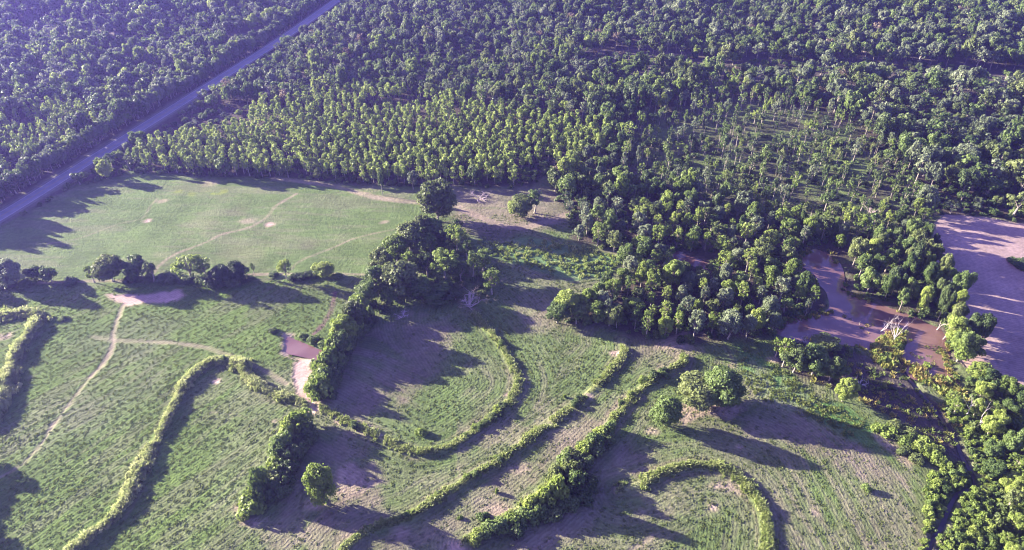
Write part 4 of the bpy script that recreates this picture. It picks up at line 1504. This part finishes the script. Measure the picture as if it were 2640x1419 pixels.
MARSH = [make_tuft(820 + k, 1.6, 1.2, 'marsh', 34, .12) for k in range(2)] + [make_bush(830, 2.2, 1.2, 'light', 6, .25)]
fill("marsh_grass", [[(2205, 850), (2270, 826), (2278, 850), (2262, 890), (2290, 920), (2240, 935), (2195, 905), (2190, 870)],
                     [(2290, 915), (2330, 915), (2400, 962), (2430, 990), (2435, 1015), (2390, 1005), (2330, 965), (2295, 940)]],
     1.05, MARSH, "yellow green marsh grass standing in the shallow end of the brown pond", "grass", .8, 1.4, -.35, 170)
fill("water_weeds", [[(2285, 838), (2350, 842), (2378, 885), (2372, 930), (2310, 905), (2280, 875)], [(2120, 790), (2200, 800), (2190, 840), (2110, 830)]],
     1.5, [make_tuft(833, 1.8, .5, 'marsh', 26, .14), make_tuft(834, 1.5, .4, 'crop', 24, .13)], "scattered small clumps of water weeds floating in the brown pond", "water weeds", .4, .9, .12, 178)
# reeds and low bushes round the shore of the brown pond
sh = smooth_line(np.vstack([PP(POND_B), PP(POND_B)[:1]]), .5)
sh = np.repeat(sh, 2, 0) + rng.normal(0, .7, (2 * len(sh), 2))
sh = sh[fbm(sh[:, 0], sh[:, 1], 5, 176, 2) > .12]
s_ = rng.uniform(.35, .8, len(sh))
scatter("reeds", "reeds and low weeds fringing the shore of the brown pond", "reeds", np.c_[sh, np.maximum(terrain_arrays(sh[:, 0], sh[:, 1]), -.5)],
        rng.integers(0, 3, len(sh)), rng.uniform(0, 6.28, len(sh)), np.c_[s_, s_, s_], MARSH[:2] + [make_bush(831, 2.0, 1.1, 'mid', 6, .24)])
MEAD = [make_tuft(840 + k, 1.6, .8, 'weed', 34, .12) for k in range(2)] + [make_bush(845, 2.2, 1.0, 'light', 6, .2), make_bush(846, 2.0, .9, 'light', 6, .2)]
fill("tall_weeds", [MEADOW], 1.7, MEAD, "clumps of tall bright weeds in the meadow before the swampy wood", "weeds", .6, 1.25, -.25, 171)
fill("wetland_weeds", [WETLAND], 1.9, [make_bush(850, 2.6, 1.0, 'dark', 6, .3), make_tuft(851, 1.8, .9, 'crop', 30, .12), make_tuft(852, 1.8, .9, 'marsh', 24, .12)],
     "low dark plants covering the shaded wetland below the brown pond", "plants", .5, 1.1, -.2, 172)
scrub_pts = [(2325, 1200), (2400, 1180), (2450, 1150), (2400, 1075), (2370, 1030), (2400, 985), (2470, 1000), (2560, 1050), (2640, 1080), (2640, 1420), (2300, 1420), (2330, 1300)]
fill("scrub", [scrub_pts, [(2205, 1075), (2262, 1070), (2390, 1160), (2380, 1190), (2290, 1140)]], 1.3, [make_bush(870 + k, 2.4, 1.3, t, 9, .18, 1.1) for k, t in enumerate(['light', 'light', 'mid', 'light'])],
     "dense bright green scrub filling the ground along the narrow creek", "scrub", .35, 1.1, -.7, 175)
fill("lush_grass", [GREEN], 1.5, [make_tuft(855 + k, 1.5, .6, 'crop', 30, .1) for k in range(2)], "strip of lush green grass beside the wetland edge", "grass", .5, 1.1, -.2, 173)

# crop plants: knee high leafy tufts all over the terraced fields
cp = hexgrid(.78, -175, 130, 62, 232, .5)
cu_, cv_ = proj(cp[:, 0], cp[:, 1])
mk = (cu_ > -60) & (cu_ < 2420) & (cv_ < 1430)
gi_ = np.clip(((cp[:, 0] - GX0) / (gx[1] - gx[0])).round().astype(int), 0, nx - 1)
gj_ = np.clip(((cp[:, 1] - GY0) / (gy[1] - gy[0])).round().astype(int), 0, ny - 1)
bare_here = np.maximum.reduce([soil_lum, np.clip(m_path * 1.2, 0, 1), m_past, m_wood, m_bare, m_wet, m_bush, m_br, m_mead, m_bank])[gj_, gi_]
dry_shade_here = m_dry_shade[gj_, gi_]
mk &= bare_here < .35
mk &= rng.random(len(cp)) > dry_shade_here * .9
for g in (POND_S, POND_B):
    mk &= ~inpoly(cp[:, 0], cp[:, 1], wider(PP(g), 1.15))
rowv = row[gj_, gi_]
thin = np.where(cu_ < 800, .95, .72) + .3 * fbm(cp[:, 0], cp[:, 1], 14, 180, 3)
mk &= rng.random(len(cp)) < thin * (.46 + .54 * np.sin(rowv * 2 * math.pi / 1.9))
cp = cp[mk]
s_ = rng.uniform(.55, 1.2, len(cp)) * (1 + .2 * vnoise(cp[:, 0], cp[:, 1], 8, 181))
CROP = [make_tuft(860 + k, .85, .15, 'crop', 14, .10) for k in range(3)]
scatter("crop_plants", "leafy green crop plants covering the terraced fields", "crop plants",
        np.c_[cp, terrain_arrays(cp[:, 0], cp[:, 1])], rng.integers(0, 3, len(cp)), rng.uniform(0, 6.28, len(cp)), np.c_[s_, s_, s_], CROP)
print("crop plants", len(cp))

# ------------------------------------------------------------------ haze
hb = bpy.data.meshes.new("haze")
x0, x1, y0, y1, z0, z1 = -700, 700, -60, 760, -4.0, H + 6
hb.from_pydata([(x, y, z) for x in (x0, x1) for y in (y0, y1) for z in (z0, z1)], [],
               [(0, 1, 3, 2), (4, 6, 7, 5), (0, 4, 5, 1), (2, 3, 7, 6), (0, 2, 6, 4), (1, 5, 7, 3)])
m, n, l = mat("hazy_air")
pv = n.new("ShaderNodeVolumePrincipled")
pv.inputs['Color'].default_value = (.30, .27, 1.0, 1)
pv.inputs['Density'].default_value = .00012
pv.inputs['Anisotropy'].default_value = .45
o = n.new("ShaderNodeOutputMaterial")
l.new(pv.outputs[0], o.inputs['Volume'])
hb.materials.append(m)
tag(link("haze", hb), "thin violet haze over the woods and fields", "haze", kind="stuff")
